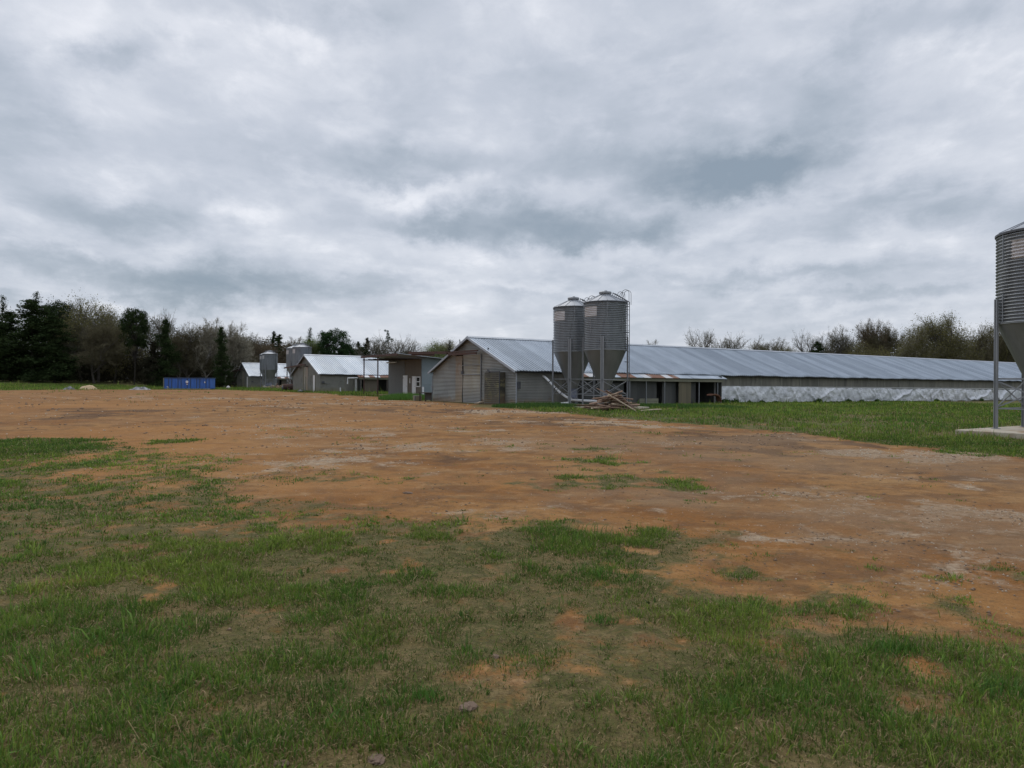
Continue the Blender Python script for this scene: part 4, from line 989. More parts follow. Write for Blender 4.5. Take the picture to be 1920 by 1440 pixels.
# ------------------------------------------------------------------ blue roll-off container
bx, by = P(356.5, 731.5); by = 108.0; bx = (356.5-960)/F*by
dp = empty('waste_container', (bx, by, tz(bx, by)), (0,0,R(6))); tag(dp, 'blue ribbed roll-off container on the grass at the far side of the yard', 'waste container')
m = MB(); LW, LH, LD = 3.3, 1.72, 1.2
m.box(-LW,LW,-LD,-LD+.05,.15,LH); m.box(-LW,LW,LD-.05,LD,.15,LH); m.box(-LW,-LW+.05,-LD+.05,LD-.05,.15,LH); m.box(LW-.05,LW,-LD+.05,LD-.05,.15,LH); m.box(-LW+.05,LW-.05,-LD+.05,LD-.05,.15,.2)
m.build('container_body', M['blue'], dp)
for k in range(15):
    x = -LW+.15+k*(2*LW-.3)/14; box_obj('rib', M['blue_dark'] if k % 3 else M['blue'], dp, x-.05,x+.05,-LD-.08,-LD,.2,LH-.08)
m = MB(); m.box(-LW-.05,LW+.05,-LD-.11,-LD+.07,LH-.07,LH+.06); m.box(-LW-.05,LW+.05,LD-.07,LD+.08,LH-.07,LH+.06); m.box(-LW-.08,-LW+.05,-LD,LD,LH-.07,LH+.06); m.box(LW-.05,LW+.08,-LD,LD,LH-.07,LH+.06); m.build('top_rim', M['blue_dark'], dp)
boxes('skid', M['leg'], dp, [(-LW-.05,LW,-LD-.06,-LD+.1,.05,.18),(-LW-.05,LW,LD-.1,LD+.06,.05,.18)])
m = MB(); m.box(-LW-.16,-LW-.06,-LD-.05,-LD+.1,0,LH+.02); m.build('end_frame', M['fascia'], dp)
def disc(name, mat, cx, cz, r, yy, parent, sx=1.):
    m = MB(); n = 20; m.add([(cx+math.cos(2*math.pi*k/n)*r*sx, yy, cz+math.sin(2*math.pi*k/n)*r) for k in range(n)]+[(cx+math.cos(2*math.pi*k/n)*r*sx, yy+.02, cz+math.sin(2*math.pi*k/n)*r) for k in range(n)], [tuple(range(n))]+[(k, k+n, (k+1) % n+n, (k+1) % n) for k in range(n)]); return m.build(name, mat, parent)
lg = disc('emblem', M['white'], -.02, 1.16, .2, -LD-.105, dp)
box_obj('emblem_band', M['red'], lg, -.2,.16,-LD-.115,-LD-.106,.93,.99)
box_obj('emblem_text', M['decal'], lg, -.1,.12,-LD-.115,-LD-.106,.72,.84)
disc('sticker', M['white'], 2.55, 1.1, .13, -LD-.105, dp, .7)
m = MB(); m.box(-2.95,-2.72,-LD-.1,-LD-.09,.36,.46); m.box(-2.9,-2.62,-LD-.1,-LD-.09,.22,.28); m.build('number_plate', M['white'], dp)

# ------------------------------------------------------------------ heaps, debris
def heap(name, mat, label, cat, cx, cy, rx, ry, h, seed, rough=.5, n=46):
    m = MB(); pts = []
    xs = np.linspace(-1, 1, n); Xg, Yg = np.meshgrid(xs, xs)
    r2 = Xg**2+Yg**2; base = np.clip(1-r2, 0, 1)**1.1
    nn = fbm(Xg*3+seed*7, Yg*3, 4, seed); n2 = fbm(Xg*9+seed, Yg*9, 3, seed+4)
    Z = base*h*(1-rough+rough*1.6*nn)+base*h*rough*.8*(n2-.4)-.04
    for j in range(n):
        for i in range(n): pts.append((Xg[j,i]*rx, Yg[j,i]*ry, Z[j,i]))
    m.grid(pts, n, n); o = m.build(name, mat, None, rough < .5); o.location = (cx, cy, tz(cx, cy)); tag(o, label, cat); return o
hx, hy = (165-960)/F*101, 101
heap('sand_heap', M['sand'], 'low tan heap of sandy soil on the grass at the far left', 'sand heap', hx, hy, 1.35, 1.2, .62, 3, .3)
heap('rubble_heap', M['rubble'], 'small grey rubble heap just left of the tan sand heap', 'rubble heap', (129-960)/F*98, 98, .8, .8, .4, 8, 1.3)
heap('rubble_heap', M['rubble'], 'spread of grey concrete rubble left of the blue container', 'rubble heap', (262-960)/F*102, 102, 1.7, 1.2, .40, 9, 1.3)
x3, y3 = (520-960)/F*113, 113
heap('debris_heap', M['wood'], 'low heap of broken boards before the farthest feed bins', 'debris heap', x3, y3, 1.7, .9, .6, 12, 1.1)
for k in range(16):
    o = bpy.data.objects.new('loose_board', protos[k % 5]); COL.objects.link(o); o.location = (x3+rl.gauss(0, 1.0), y3-.6+rl.uniform(-.4, .4), tz(x3, y3)+.25+rl.uniform(0, .3)); o.rotation_euler = (rl.uniform(-.4,.4), rl.gauss(0, .3), rl.gauss(0, .6))
    o.material_slots[0].link = 'OBJECT'; o.material_slots[0].material = M['wood_pale'] if k % 2 else M['wood']
    tag(o, 'broken board lying on the debris heap before the farthest feed bins', 'board', 'boards on the far debris heap')
# rusty tank and old machinery between the pairs
x, y = W(-.3+1.0, 58.6)
tk = empty('old_implement', (x, y, tz(x, y)), (0,0,R(20))); tag(tk, 'dark rusty farm implement parked left of the middle gable', 'farm implement')
m = MB(); m.tube([(-.7,0,.55),(.7,0,.55)], .42, 14); m.build('drum', M['rust_beam'], tk)
for sx_ in (-.8, .8):
    m = MB(); m.tube([(sx_-.07,0,.36),(sx_+.07,0,.36)], .36, 16); m.build('wheel', M['dark_steel'], tk)
m = MB(); m.bar((0,-.3,.4),(0,-1.5,.25),.08,.08); m.bar((-.6,.1,.9),(.4,.1,1.4),.05,.05); m.bar((.6,.1,.9),(.4,.1,1.5),.05,.05); m.build('drawbar', M['rust_beam'], tk)
x, y = (428-960)/F*116, 116
m = MB(); m.lathe([(0,0),(.22,.04),(.3,.2),(.26,.38),(.12,.46),(.1,.52),(0,.54)], 16); o = m.build('white_gas_bottle', M['white'], None, True); o.location = (x, y, tz(x, y)); tag(o, 'small white gas bottle on the grass left of the farthest poultry house', 'gas bottle')
x, y = W(.35, 44.6+2.9); 
m = MB()
for k in range(7): a = k*.9; m.tube([(math.cos(a)*.3,math.sin(a)*.3,.08),(0,0,.3),(math.cos(a+2.4)*.35,math.sin(a+2.4)*.3,.1)], .08, 6)
o = m.build('scrap_pile', M['dark_steel']); o.location = (x-.9, y-.5, tz(x, y)); tag(o, 'black scrap heap at the foot of the middle gable by its white door', 'scrap heap')
x, y = W(-.5, 3.9)
m = MB(); m.bar((-.1,-.5,.05),(.1,.6,.12),.18,.05); m.bar((-.3,.1,.03),(.25,-.2,.14),.12,.05); o = m.build('fallen_board', M['wood_pale']); o.location = (x, y, tz(x, y)); tag(o, 'pale broken board lying on the dirt below the fan housing', 'board')

# weeds along the foot of the curtain
def weed_mesh(seed, n=420, r=.35, h=.55):
    q = np.random.default_rng(seed); a = q.uniform(0, 2*np.pi, n); d = r*np.sqrt(q.random(n)); z = h*q.random(n)**.8*(1-.5*(d/r))
    c = np.stack([np.cos(a)*d, np.sin(a)*d, z], 1); V = c[:,None,:]+q.normal(0, .045, (n, 3, 3))
    return np_mesh('weed_clump', V.reshape(-1, 3), np.arange(n*3), np.full(n, 3), M['lf_weed'])
wm = [weed_mesh(s) for s in range(3)]
wl = [(18.4,.9,'dark bushy weed at the left end of the silver curtain'),(21,.6,None),(24,.5,None),(29.8,.9,None),(33.8,.7,None),(35.5,.6,None),(38.2,.7,None),(48,.6,None),(56.5,.7,None),(22.6,.6,None),(19.4,.8,None)]
for k, (u, s, lab) in enumerate(wl):
    x, y = W(u, -.45-.1*(k % 3)); o = bpy.data.objects.new('weed_clump', wm[k % 3]); COL.objects.link(o); o.location = (x, y, tz(x, y)-.02); o.scale = (s*1.2, s*.8, s*.95); o.rotation_euler = (0,0,k*1.3)
    tag(o, lab or 'leafy weed clump growing at the foot of the silver curtain wall', 'weed', 'weeds along the curtain wall')

# ------------------------------------------------------------------ clods and gravel
def rock_mesh(name, seed, mat, n=2):
    q = random.Random(seed); bm_v = []; import bmesh
    bm = bmesh.new(); bmesh.ops.create_icosphere(bm, subdivisions=n, radius=1)
    for v in bm.verts:
        v.co *= 1+q.uniform(-.22, .22)
        v.co.z *= .6
    me = bpy.data.meshes.new(name); bm.to_mesh(me); bm.free(); me.materials.append(mat); return me
cl = [rock_mesh('dirt_clod', s, M['clod'], 3) for s in range(3)]
for k, (px, py, s, lab) in enumerate([(752,1330,.022,'small round brown clod in the near grass'),(880,1332,.06,'flattened lump of dead grass and earth in the near grass'),(708,1428,.05,'wide brown earth clod at the bottom edge of the photo'),
        (527,1432,.045,'dark earth clod at the bottom edge, left of the wide one'),(875,1402,.02,'tiny dark clod between the dead grass lump and the bottom edge'),(930,1232,.035,'dark earth lump in the grass right of centre'),(765,926,.09,'dark clod at the edge of the dirt yard'),
        (1033,990,.03,'small pale stone lying in the green grass'),(790,1372,.02,'small clod halfway to the bottom edge')]):
    x, y = P(px, py); z = float(gz(x, y)[0]); o = bpy.data.objects.new('dirt_clod', cl[k % 3]); COL.objects.link(o); o.location = (x, y, z+s*.25); s *= .62; o.location.z = z+s*.05; o.scale = (s*1.3, s, s*.7); o.rotation_euler = (0,0,k)
    o.material_slots[0].link = 'OBJECT'; o.material_slots[0].material = M['stone'] if 'stone' in lab else M['clod']
    tag(o, lab, 'clod' if 'stone' not in lab else 'stone')
def scatter_stones(name, label, mat, n, r0, r1, smin, smax, maskf):
    r = r0*(r1/r0)**rng.random(n*3); a = np.radians(rng.uniform(-46, 46, n*3)); x = r*np.sin(a); y = r*np.cos(a)
    pr = maskf(x, y)*(1-grass_mask(x, y)*.92); k = (rng.random(n*3) < pr) & ~in_buildings(x, y); x, y, r = x[k][:n], y[k][:n], r[k][:n]; N = len(x)
    base = np.array([(1,0,0),(-1,0,0),(0,1,0),(0,-1,0),(0,0,.7),(0,0,-.5)], float)
    s = rng.uniform(smin, smax, N)*np.maximum(.6, r/14); th = rng.uniform(0, 6.28, N)
    V = base[None]*s[:,None,None]*rng.uniform(.6, 1.4, (N, 6, 1)); c, sn = np.cos(th)[:,None], np.sin(th)[:,None]
    vx = V[:,:,0]*c-V[:,:,1]*sn; vy = V[:,:,0]*sn+V[:,:,1]*c
    V = np.stack([vx+x[:,None], vy+y[:,None], V[:,:,2]+gz(x, y, np.zeros(len(x)))[:,None]+s[:,None]*.1], 2)
    fc = np.array([(0,2,4),(2,1,4),(1,3,4),(3,0,4),(2,0,5),(1,2,5),(3,1,5),(0,3,5)])
    L = (np.arange(N)[:,None,None]*6+fc[None]).ravel()
    me = np_mesh(name, V.reshape(-1, 3), L, np.full(N*8, 3), mat); o = bpy.data.objects.new(name, me); COL.objects.link(o); tag(o, label, 'gravel', kind='stuff')
scatter_stones('gravel', 'pale gravel chips spread over the dirt yard', M['stone'], 13000, 5, 70, .007, .020, lambda x, y: np.clip(pale_mask(x, y)*.9+.015, 0, 1))
scatter_stones('gravel', 'brown crumbs of soil and gravel on the dirt yard', M['stone_brown'], 14000, 4, 70, .008, .030, lambda x, y: np.clip(.12+.5*dark_mask(x, y)+.5*pale_mask(x, y), 0, 1)*sstep(.45, .65, fbm(x*.8, y*.8, 4, 91)))

# ------------------------------------------------------------------ trees
def tubes_np(segs):
    """segs: (N,8) ax ay az ra bx by bz rb -> 3 sided prisms"""
    S = np.array(segs, float); A = S[:,0:3]; B = S[:,4:7]; ra = S[:,3]; rb = S[:,7]
    d = B-A; L = np.linalg.norm(d, axis=1, keepdims=True)+1e-9; d = d/L
    ref = np.where(np.abs(d[:,2:3]) < .9, [[0,0,1.]], [[1.,0,0]]); a = np.cross(d, ref); a /= np.linalg.norm(a, axis=1, keepdims=True); c = np.cross(a, d)
    n = len(S); k = 3; V = np.empty((n, 2*k, 3))
    for i in range(k):
        t = 2*math.pi*i/k; o = a*math.cos(t)+c*math.sin(t)
        V[:,i] = A+o*ra[:,None]; V[:,k+i] = B+o*rb[:,None]
    fc = np.array([[i, (i+1) % k, k+(i+1) % k, k+i] for i in range(k)])
    L_ = (np.arange(n)[:,None,None]*2*k+fc[None]).ravel()
    return V.reshape(-1, 3), L_, np.full(n*k, 4)
def branchy(seed, H=1.0, spread=.62, levels=5, up=.25, trunk=.38, nb=(4,5), flat=0):
    q = random.Random(seed); segs = []; tips = []
    def grow(p, d, L, r, lev):
        n = 3 if lev < 3 else 2; pts = [p]
        for i in range(n):
            d = (d+Vector((q.gauss(0,.16), q.gauss(0,.16), q.gauss(0,.10)+up*.10))).normalized()
            p2 = p+d*L/n; r2 = r*(1-.28*(i+1)/n*1.2)
            segs.append((*p, r*(1-.33*i/n), *p2, r*(1-.33*(i+1)/n))); p = p2; pts.append(p)
        if lev >= levels: tips.append((p, d)); return
        k = q.randint(*nb)
        for i in range(k):
            t = q.uniform(.35, 1.0); j = min(int(t*n), n-1); bp = pts[j].lerp(pts[j+1], t*n-j)
            ax = Vector((q.gauss(0,1), q.gauss(0,1), q.gauss(0,.5))); ax = (ax-d*ax.dot(d)).normalized()
            nd = (d*(1-spread*.6)+ax*spread*q.uniform(.7, 1.3)+Vector((0,0,up*.5))).normalized()
            grow(bp, nd, L*q.uniform(.58, .82), r*q.uniform(.45, .62), lev+1)
        grow(pts[-1], (d+Vector((q.gauss(0,.25), q.gauss(0,.25), .1))).normalized(), L*q.uniform(.6,.8), r*.62, lev+1)
    grow(Vector((0,0,0)), Vector((q.gauss(0,.05), q.gauss(0,.05), 1)), trunk*H, .022*H, 0)
    # normalise height
    zm = max(t[0].z for t in tips); s = H/zm
    segs = [tuple(c*s for c in sg) for sg in segs]; tips = [(p*s, d) for p, d in tips]
    return segs, tips
def flecks(c, size, seed, per=1, jit=0., elong=1.0):
    q = np.random.default_rng(seed); c = np.repeat(np.asarray(c, float), per, axis=0); n = len(c)
    c = c+q.normal(0, jit, (n, 3)); V = q.normal(0, 1, (n, 3, 3)); V /= np.linalg.norm(V, axis=2, keepdims=True)
    V = V*(size*q.uniform(.5, 1.3, (n, 1, 1))); V[:,:,2] *= elong
    V = V+c[:,None,:]; return V.reshape(-1, 3), np.arange(n*3), np.full(n, 3)
TREES = {}
def make_proto(kind, trunk_mesh, crown_mesh): TREES.setdefault(kind, []).append((trunk_mesh, crown_mesh))
def bare_proto(kind, seed, bark, H=15, size=.13, per=5, jit=.5, levels=4, **kw):
    segs, tips = branchy(seed, H, levels=levels, **kw)
    big = [s for s in segs if s[3] > .055]; small = [(*s[:3], max(s[3], .022), *s[4:7], max(s[7], .016)) for s in segs if s[3] <= .055]
    me1 = np_mesh('trunk', *tubes_np(big), bark)
    V, L, C = tubes_np(small) if small else (np.zeros((0,3)), np.zeros(0), np.zeros(0))
    tp = np.array([tuple(t[0]) for t in tips]); q = np.random.default_rng(seed)
    # fine twigs: thin slivers fanned from the tips
    n = len(tp); k = per; c = np.repeat(tp, k, axis=0); dr = np.repeat(np.array([tuple(t[1]) for t in tips]), k, axis=0)+q.normal(0, .55, (n*k, 3)); dr /= np.linalg.norm(dr, axis=1, keepdims=True)
    c = c+q.normal(0, jit*.35, c.shape)
    ln = q.uniform(.35, 1.0, (n*k, 1))*jit*1.8; sd_ = np.cross(dr, q.normal(0, 1, dr.shape)); sd_ /= np.linalg.norm(sd_, axis=1, keepdims=True)
    w = size*.22; T = np.stack([c-sd_*w, c+sd_*w, c+dr*ln], 1).reshape(-1, 3)
    V2 = T; L2 = np.arange(len(T))+len(V); C2 = np.full(len(T)//3, 3)
    me2 = np_mesh('crown', np.vstack([V, V2]), np.concatenate([L, L2]), np.concatenate([C, C2]), bark)
    make_proto(kind, me1, me2)
def bud_proto(kind, seed, bark, H=15, size=.12, per=9, jit=.55, levels=4, **kw):
    bare_proto(kind, seed, bark, H, .12, 6, .5, levels, **kw)
    segs, tips = branchy(seed, H, levels=levels, **kw)
    tp = np.array([tuple(t[0]) for t in tips]); V, L, C = flecks(tp, size, seed+1, per, jit)
    me3 = np_mesh('foliage', V, L, C, M['lf_bud']); tr, cr = TREES[kind][-1]; TREES[kind][-1] = (tr, cr, me3)
for s in range(4): bare_proto('bare', 100+s, M['bark'], per=16, jit=.6, spread=.66, up=.28)
for s in range(3): bud_proto('bud', 200+s, M['bark'], spread=.70, up=.22, per=26, size=.15, jit=.7)
for s in range(2): bare_proto('open', 300+s, M['bark'], per=5, spread=.6, up=.30, levels=4, nb=(3,4))
def conifer_proto(kind, seed, H=14, r=3.2, n=9000, pow_=.8, size=.20, base=.04, irr=.35):
    q = np.random.default_rng(seed); segs = [(0,0,0,.2,0,0,H*.97,.03)]; nb = 70; C = []
    for i in range(nb):
        z = H*(base+(1-base)*(i+q.random())/nb); rr = r*(1-(z/H))**pow_*q.uniform(1-irr, 1+irr*.6)+.15; a = q.uniform(0, 2*np.pi)
        tip = np.array([np.cos(a)*rr, np.sin(a)*rr, z+rr*q.uniform(-.15, .25)]); segs.append((0,0,z,.05,*tip,.012))
        m_ = int(n/nb*(.35+1.6*rr/r)); t = q.random(m_)**.6; p = np.array([0,0,z])*(1-t[:,None])+tip*t[:,None]
        sp = .20+.16*rr*t; p = p+q.normal(0, 1, (m_, 3))*sp[:,None]*np.array([1,1,.55]); C.append(p)
    C = np.vstack(C); me1 = np_mesh('trunk', *tubes_np(segs), M['bark_dark']); me2 = np_mesh('crown', *flecks(C, size, seed, 1, 0, .75), M['lf_cedar']); make_proto(kind, me1, me2)
for s in range(3): conifer_proto('cedar', 400+s, irr=.55, pow_=.58, r=3.4, n=15000)
for s in range(2): conifer_proto('spire', 420+s, H=12, r=1.7, n=4500, pow_=.75, irr=.5, size=.15)
def pine_proto(kind, seed, H=15, r=4.2, zc=.68, rz_=.33, n=16000, size=.19, clumps=110):
    q = np.random.default_rng(seed); segs = []; p = np.array([0,0,0.]); tr = [p]
    for i in range(6): p = p+np.array([q.normal(0,.12), q.normal(0,.12), H*.15]); tr.append(p)
    for i in range(6): segs.append((*tr[i], .24*(1-i*.13), *tr[i+1], .24*(1-(i+1)*.13)))
    C = []
    for k in range(clumps):
        d = q.normal(0, 1, 3); d /= np.linalg.norm(d); d[2] = d[2]*.9; s = q.uniform(.55, 1.0)
        c = np.array([0,0,H*zc])+d*np.array([r, r, H*rz_])*s; c[2] = min(c[2], H-.4)
        j = q.integers(2, 6); segs.append((*tr[j], .07, *c, .025)); m_ = int(n/clumps); cs = q.uniform(.6, 1.25); dd = q.normal(0, 1, (m_, 3)); dd /= np.linalg.norm(dd, axis=1, keepdims=True)
        C.append(c+dd*(q.random(m_)**.4)[:,None]*cs*np.array([1.15,1.15,.75]))
    me1 = np_mesh('trunk', *tubes_np(segs), M['bark_dark']); me2 = np_mesh('crown', *flecks(np.vstack(C), size, seed, 1, 0), M['lf_pine']); make_proto(kind, me1, me2)
for s in range(2): pine_proto('pine', 500+s)
def ball_proto():
    q = np.random.default_rng(9); d = q.normal(0, 1, (260, 3)); d /= np.linalg.norm(d, axis=1, keepdims=True); return np_mesh('mistletoe', *flecks(d*(q.random(260)**.3)[:,None]*.5, .12, 4), M['lf_cedar'])
BALL = ball_proto()
PH = {'bare':15,'bud':15,'open':15,'cedar':14,'spire':12,'pine':15}
def tree(kind, px, ytop, Y, width, label, leaf=None, twig=None, bark=None, group=None, var=None, tilt=0, catg='tree', nm=None):
    """px/ytop: where its top stands in the photo; Y: distance; width: crown width in photo px"""
    if 430 < px < 900: Y = Y-134+152+max(0, px-500)*.05
    X = (px-960)/F*Y; z0 = tz(X, Y); h = H_CAM+(hor(px)-ytop)*Y/F-z0
    ps = TREES[kind]; v = random.randrange(len(ps)) if var is None else var % len(ps); pr = ps[v]
    nat = {'bare':9.5,'bud':9.5,'open':9,'cedar':6.6,'spire':3.0,'pine':9.4}[kind]*1.0
    wm_ = width/F*Y; s = h/PH[kind]
    names = {'bare':'bare_tree','bud':'budding_tree','open':'bare_tree','cedar':'cedar_tree','spire':'cedar_tree','pine':'pine_tree'}
    root = empty(nm or names[kind], (X, Y, z0-.1), (tilt, 0, random.uniform(0, 6.28))); sw = wm_/nat; root.scale = (sw, sw, s)
    tag(root, label, catg, group)
    for i, me in enumerate(pr):
        o = bpy.data.objects.new(['trunk','crown','foliage'][i], me); COL.objects.link(o); o.parent = root
        mt = bark if i == 0 else (leaf if (i == len(pr)-1) else twig)
        if mt: o.material_slots[0].link = 'OBJECT'; o.material_slots[0].material = mt
    return root
K = M
# --- left wood, front row
tree('spire',5,554,128,34,'pointed dark cedar at the far left edge',K['lf_cedar'])
tree('cedar',20,584,124,84,'broad dark cedar below the spire at the left edge',K['lf_cedar'])
tree('spire',68,547,128,36,'sharp cedar spire rising above the broad dark cedar',K['lf_cedar'])
tree('cedar',60,562,122,112,'broad layered dark cedar under the sharp spire',K['lf_cedar'],var=0)
tree('pine',110,550,130,66,'dark rounded pine just right of the sharp cedar spire',K['lf_cedar'],var=0)
tree('cedar',102,592,121,92,'low dark cedar in front of the rounded pine',K['lf_cedar'],var=1)
tree('bud',184,558,130,104,'large round budding tree with olive crown, left of the dark pine',K['lf_bud'],K['lf_grey'],var=0)
tree('cedar',-8,600,120,80,'dark cedar cut off by the left edge',K['lf_cedar'],var=2)
tree('bare',176,600,125,80,'dark twiggy tree under the olive budding crown',K['lf_brown'],var=1)
tree('bud',214,580,133,60,'smaller olive budding tree touching the dark pine',K['lf_bud'],K['lf_grey'],var=1)
tree('bare',152,596,128,60,'grey bare tree between the dark pine and the olive budding tree',K['lf_grey'],var=2)
tree('pine',252,570,127,60,'dark round-headed pine with visible trunk, left of the blue container',K['lf_cedar'],var=1)
tree('open',300,578,130,44,'tall thin bare tree top right of the round-headed pine',K['lf_grey'],var=0)
tree('cedar',310,598,124,52,'ragged dark cedar behind the left end of the blue container',K['lf_cedar'],var=2)
tree('cedar',286,640,123,44,'short dark cedar under the bare tree top',K['lf_cedar_brown'],var=0)
tree('bare',350,607,130,64,'brown bare tree behind the blue container',K['lf_brown'],var=0)
tree('bare',332,618,128,44,'brown bare tree left of the container middle',K['lf_brown'],var=1)
tree('bare',392,600,132,62,'pale twiggy bare tree right of the blue container',K['lf_pale'],bark=K['bark_pale'],var=1)
tree('bare',420,603,134,60,'whitish bare tree behind the small dark cedar',K['lf_pale'],bark=K['bark_pale'],var=3)
tree('cedar',415,613,126,36,'small dark cedar standing against the whitish bare tree',K['lf_cedar'],var=1)
tree('bare',456,624,134,62,'pale grey bare tree left of the farthest roof',K['lf_grey'],var=2)
tree('bare',478,632,130,64,'reddish bare tree above the farthest roof',K['lf_red'],var=0)
tree('bare',440,650,127,60,'brown bare tree behind the lattice frame',K['lf_brown'],var=3)
tree('bare',500,640,130,60,'reddish-brown bare tree behind the far pair of bins',K['lf_red'],var=2)
tree('bare',545,634,132,56,'reddish bare tree behind the middle bins',K['lf_red'],var=1)
tree('cedar',513,621,136,26,'narrow dark cedar, left one of two close together above the far bins',K['lf_cedar'],var=2)
tree('cedar',524,627,135,36,'dark cedar, right one of two close together above the far bins',K['lf_cedar'],var=0)
tree('bud',560,640,138,44,'light green leafing tree behind the middle bins',K['lf_green'],K['lf_grey'],var=1)
tree('spire',581,614,142,20,'thin dark conifer tip above the light green tree',K['lf_cedar'],var=0)
tree('bud',588,632,138,56,'light green leafing tree in front of the large round pine',K['lf_green'],K['lf_grey'],var=2)
tree('pine',627,606,136,70,'large round pine above the middle poultry house roof',K['lf_pine'],var=0)
tree('pine',650,642,134,40,'lower side crown right of the large round pine',K['lf_pine'],var=1)
tree('cedar',672,640,138,24,'small pointed dark cedar left of the open canopy',K['lf_cedar'],var=1)
tree('cedar',688,633,137,30,'dark knobbly cedar above the canopy corner',K['lf_cedar_brown'],var=2)
tree('cedar',680,650,134,44,'low dark cedar mass left of the canopy',K['lf_cedar'],var=0)
mt = tree('open',724,622,135,60,'bare tree with dark mistletoe balls above the canopy roof',K['lf_grey'],var=1)
for (px, py, r) in [(722,620,.28),(726.5,621.5,.30),(727,627,.42),(727.5,634,.62),(735,637.5,.42),(724.5,641,.4),(710,640,.35)]:
    Y = 152+.5+224*.05; X = (px-960)/F*Y; z = H_CAM+(hor(px)-py)*Y/F
    o = bpy.data.objects.new('mistletoe', BALL); COL.objects.link(o); o.location = (X, Y, z); o.scale = (r*2,)*3; o.rotation_euler = (0,0,px)
    tag(o, 'dark round mistletoe ball in the bare tree above the canopy', 'mistletoe', 'mistletoe balls in the bare tree')
    # hang in the tree: thin supporting twig belongs to the ball
tree('open',700,634,133,50,'slender bare tree between the knobbly cedar and the mistletoe tree',K['lf_grey'],var=0)
tree('open',745,628,136,52,'bare tree with forked trunk right of the mistletoe tree',K['lf_grey'],var=0)
tree('open',762,630,133,40,'leaning bare tree over the shed roof',K['lf_grey'],bark=K['bark'],var=1)
tree('bud',800,640,136,56,'pale green budding tree above the brown shed',K['lf_green'],K['lf_pale'],var=0)
tree('bud',826,638,138,50,'pale green budding tree next to the first gable',K['lf_bud'],K['lf_pale'],var=2)
tree('spire',843,638,134,14,'thin pointed cedar left of the first gable slope',K['lf_cedar_brown'],var=1)
tree('spire',862,636,150,9,'needle-thin cedar tip at the first gable slope',K['lf_cedar'],var=0)
tree('bare',775,655,138,44,'low bare tree behind the shed roof',K['lf_brown'],var=3)
# --- right wood
tree('bare',1218,640,180,44,'small bare tree top showing just over the ridge behind the twin bins',K['lf_brown'],var=1)
tree('open',1322,612,150,52,'leaning bare tree, first tall one over the long roof',K['lf_grey'],tilt=.06,var=0)
tree('open',1352,626,152,50,'bare tree right of the leaning one over the long roof',K['lf_grey'],var=1)
tree('open',1385,624,150,54,'open bare tree with crooked limbs over the long roof',K['lf_grey'],var=0)
tree('bud',1415,640,150,44,'thin bush-like budding tree over the long roof',K['lf_bud'],K['lf_brown'],var=1)
tree('bare',1445,634,151,60,'fan-shaped bare tree with olive haze over the long roof',K['lf_grey'],var=2)
tree('bud',1460,648,148,50,'low olive budding tree before the fan-shaped bare tree',K['lf_bud'],K['lf_brown'],var=0)
tree('open',1486,644,155,30,'faint small bare tree in the gap over the long roof',K['lf_grey'],var=1)
tree('open',1520,619,146,50,'bare tree with black knots left of the dark evergreen',K['lf_grey'],bark=K['bark_dark'],var=0)
tree('open',1552,614,147,52,'spreading bare tree behind the dark evergreen',K['lf_grey'],var=1)
tree('cedar',1534,640,142,44,'rounded dark evergreen low over the long roof',K['lf_cedar'],var=1)
tree('bare',1584,612,148,52,'grey-brown bare tree right of the dark evergreen',K['lf_grey'],var=0)
tree('bare',1614,601,150,56,'tall purplish bare tree left of the twin crowns',K['lf_brown'],var=3)
tree('bare',1640,602,149,44,'reddish bare crown between two purplish ones',K['lf_red'],var=1)
tree('bare',1664,602,150,50,'purplish bare tree left of the yellow-green crown',K['lf_brown'],var=2)
tree('bud',1620,640,142,72,'low olive budding tree in front of the purplish bare trees',K['lf_bud'],K['lf_brown'],var=1)
tree('bud',1708,608,146,56,'left shoulder of yellow-green budding trees',K['lf_bud'],K['lf_pale'],var=0)
tree('bud',1745,594,147,78,'tallest yellow-green budding tree left of the right-edge bin',K['lf_bud'],K['lf_grey'],var=2)
tree('bud',1780,612,145,52,'yellow-green budding tree right of the tallest one',K['lf_bud'],K['lf_grey'],var=1)
tree('bare',1815,612,148,60,'brown bare tree left of the right-edge bin leg',K['lf_brown'],var=0)
tree('bud',1850,606,150,60,'brownish budding tree beside the right-edge bin leg',K['lf_bud'],K['lf_brown'],var=0)
tree('bare',1890,612,148,60,'brown bare tree seen under the right-edge bin',K['lf_brown'],var=1)
tree('bare',1935,610,148,64,'brown bare tree beyond the right edge bin',K['lf_grey'],var=2)

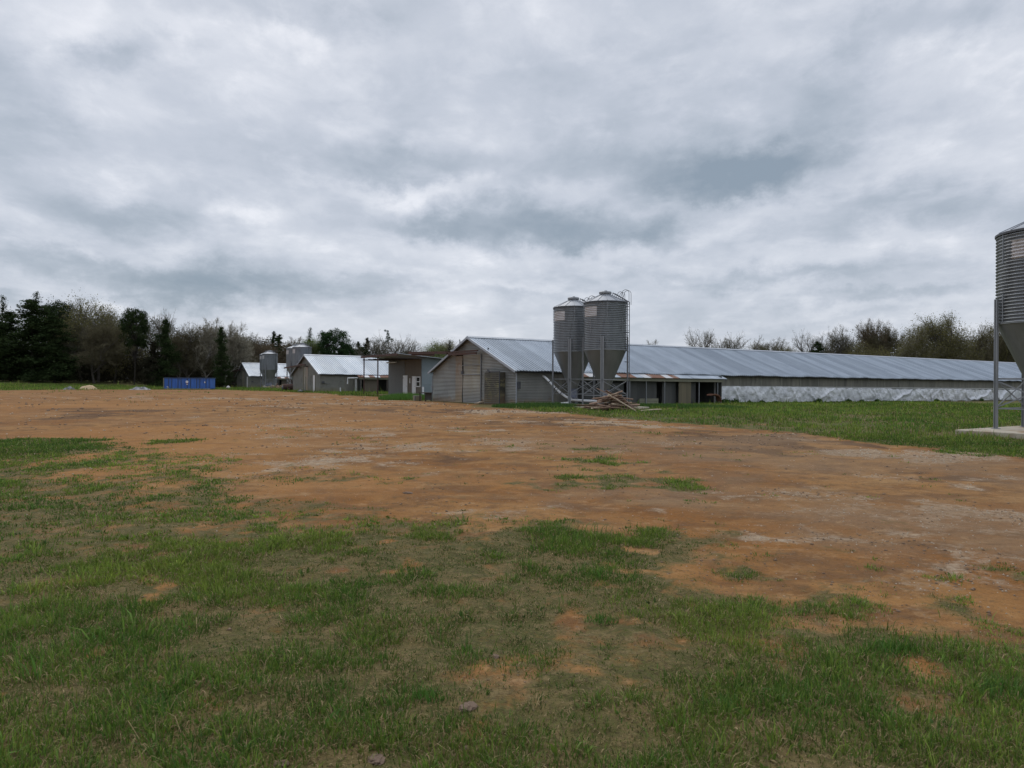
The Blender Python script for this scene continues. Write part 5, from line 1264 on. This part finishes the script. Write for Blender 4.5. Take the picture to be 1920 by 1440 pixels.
# --- deep wood behind as one mass of undergrowth and crowns
def woodland(name, label, pts, n, hfun, mat, depth, size=.35, seed=1):
    q = np.random.default_rng(seed); t = q.random(n); pts = np.array(pts, float); seg = t*(len(pts)-1); i = np.minimum(seg.astype(int), len(pts)-2); f = (seg-i)[:,None]
    c = pts[i]*(1-f)+pts[i+1]*f; c = c+q.uniform(0, 1, (n, 1))*np.array([[0, depth]])+q.normal(0, .5, (n, 2))
    hh = hfun(c[:,0], c[:,1])*(.55+.7*fbm(c[:,0]*.3, c[:,1]*.3, 3, seed)); z = terrain(c[:,0], c[:,1])+hh*q.random(n)**.85
    C = np.stack([c[:,0], c[:,1], z], 1)
    me = np_mesh(name, *flecks(C, size, seed, 1, 0, 1.2), mat); o = bpy.data.objects.new(name, me); COL.objects.link(o); tag(o, label, 'wood', kind='stuff')
def line(a, c, Y0, Y1, n=8): return [((px-960)/F*Yq, Yq) for px, Yq in zip(np.linspace(a, c, n), np.linspace(Y0, Y1, n))]
SKY_L = [(-300,590),(0,580),(40,592),(60,578),(130,572),(180,578),(230,588),(285,596),(330,620),(380,616),(430,618),(470,636),(540,642),(600,640),(650,645),(700,655),(760,660),(800,655),(850,658),(900,665)]
SKY_R = [(1300,652),(1480,655),(1500,646),(1560,636),(1600,618),(1680,616),(1745,610),(1800,622),(1870,618),(2300,618)]
def prof(tab, k):
    tx = [q[0] for q in tab]; ty = [q[1] for q in tab]
    def h(x, y):
        px = 960+F*x/y; yt = np.interp(px, tx, ty); return ((hor(px)-yt)*y/F+H_CAM-terrain(x, y))*k*(.80+.32*fbm(x*.16, y*.05, 4, 3))
    return h
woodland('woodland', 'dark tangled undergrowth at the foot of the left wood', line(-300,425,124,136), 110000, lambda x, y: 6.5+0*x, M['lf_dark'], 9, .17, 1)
woodland('woodland', 'deep mass of brown-olive trees behind the left wood', line(-300,560,148,158), 230000, prof(SKY_L, 1.0), M['lf_deep'], 14, .17, 2)
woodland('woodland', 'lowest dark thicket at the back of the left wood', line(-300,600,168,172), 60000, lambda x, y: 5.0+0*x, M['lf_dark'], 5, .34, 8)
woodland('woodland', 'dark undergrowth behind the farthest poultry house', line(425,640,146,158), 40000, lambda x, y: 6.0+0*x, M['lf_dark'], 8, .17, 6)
woodland('woodland', 'low brown undergrowth behind the middle roofs', line(560,900,165,178), 60000, prof(SKY_L, .95), M['lf_deep'], 8, .17, 3)
woodland('woodland', 'brown-olive twiggy mass behind the long roof at right', line(1480,2300,154,152), 130000, prof(SKY_R, 1.0), M['lf_deep'], 14, .14, 4)
woodland('woodland', 'low brush behind the long roof', line(1300,1500,158,158), 14000, lambda x, y: 6.4+0*x, M['lf_brown'], 6, .12, 5)
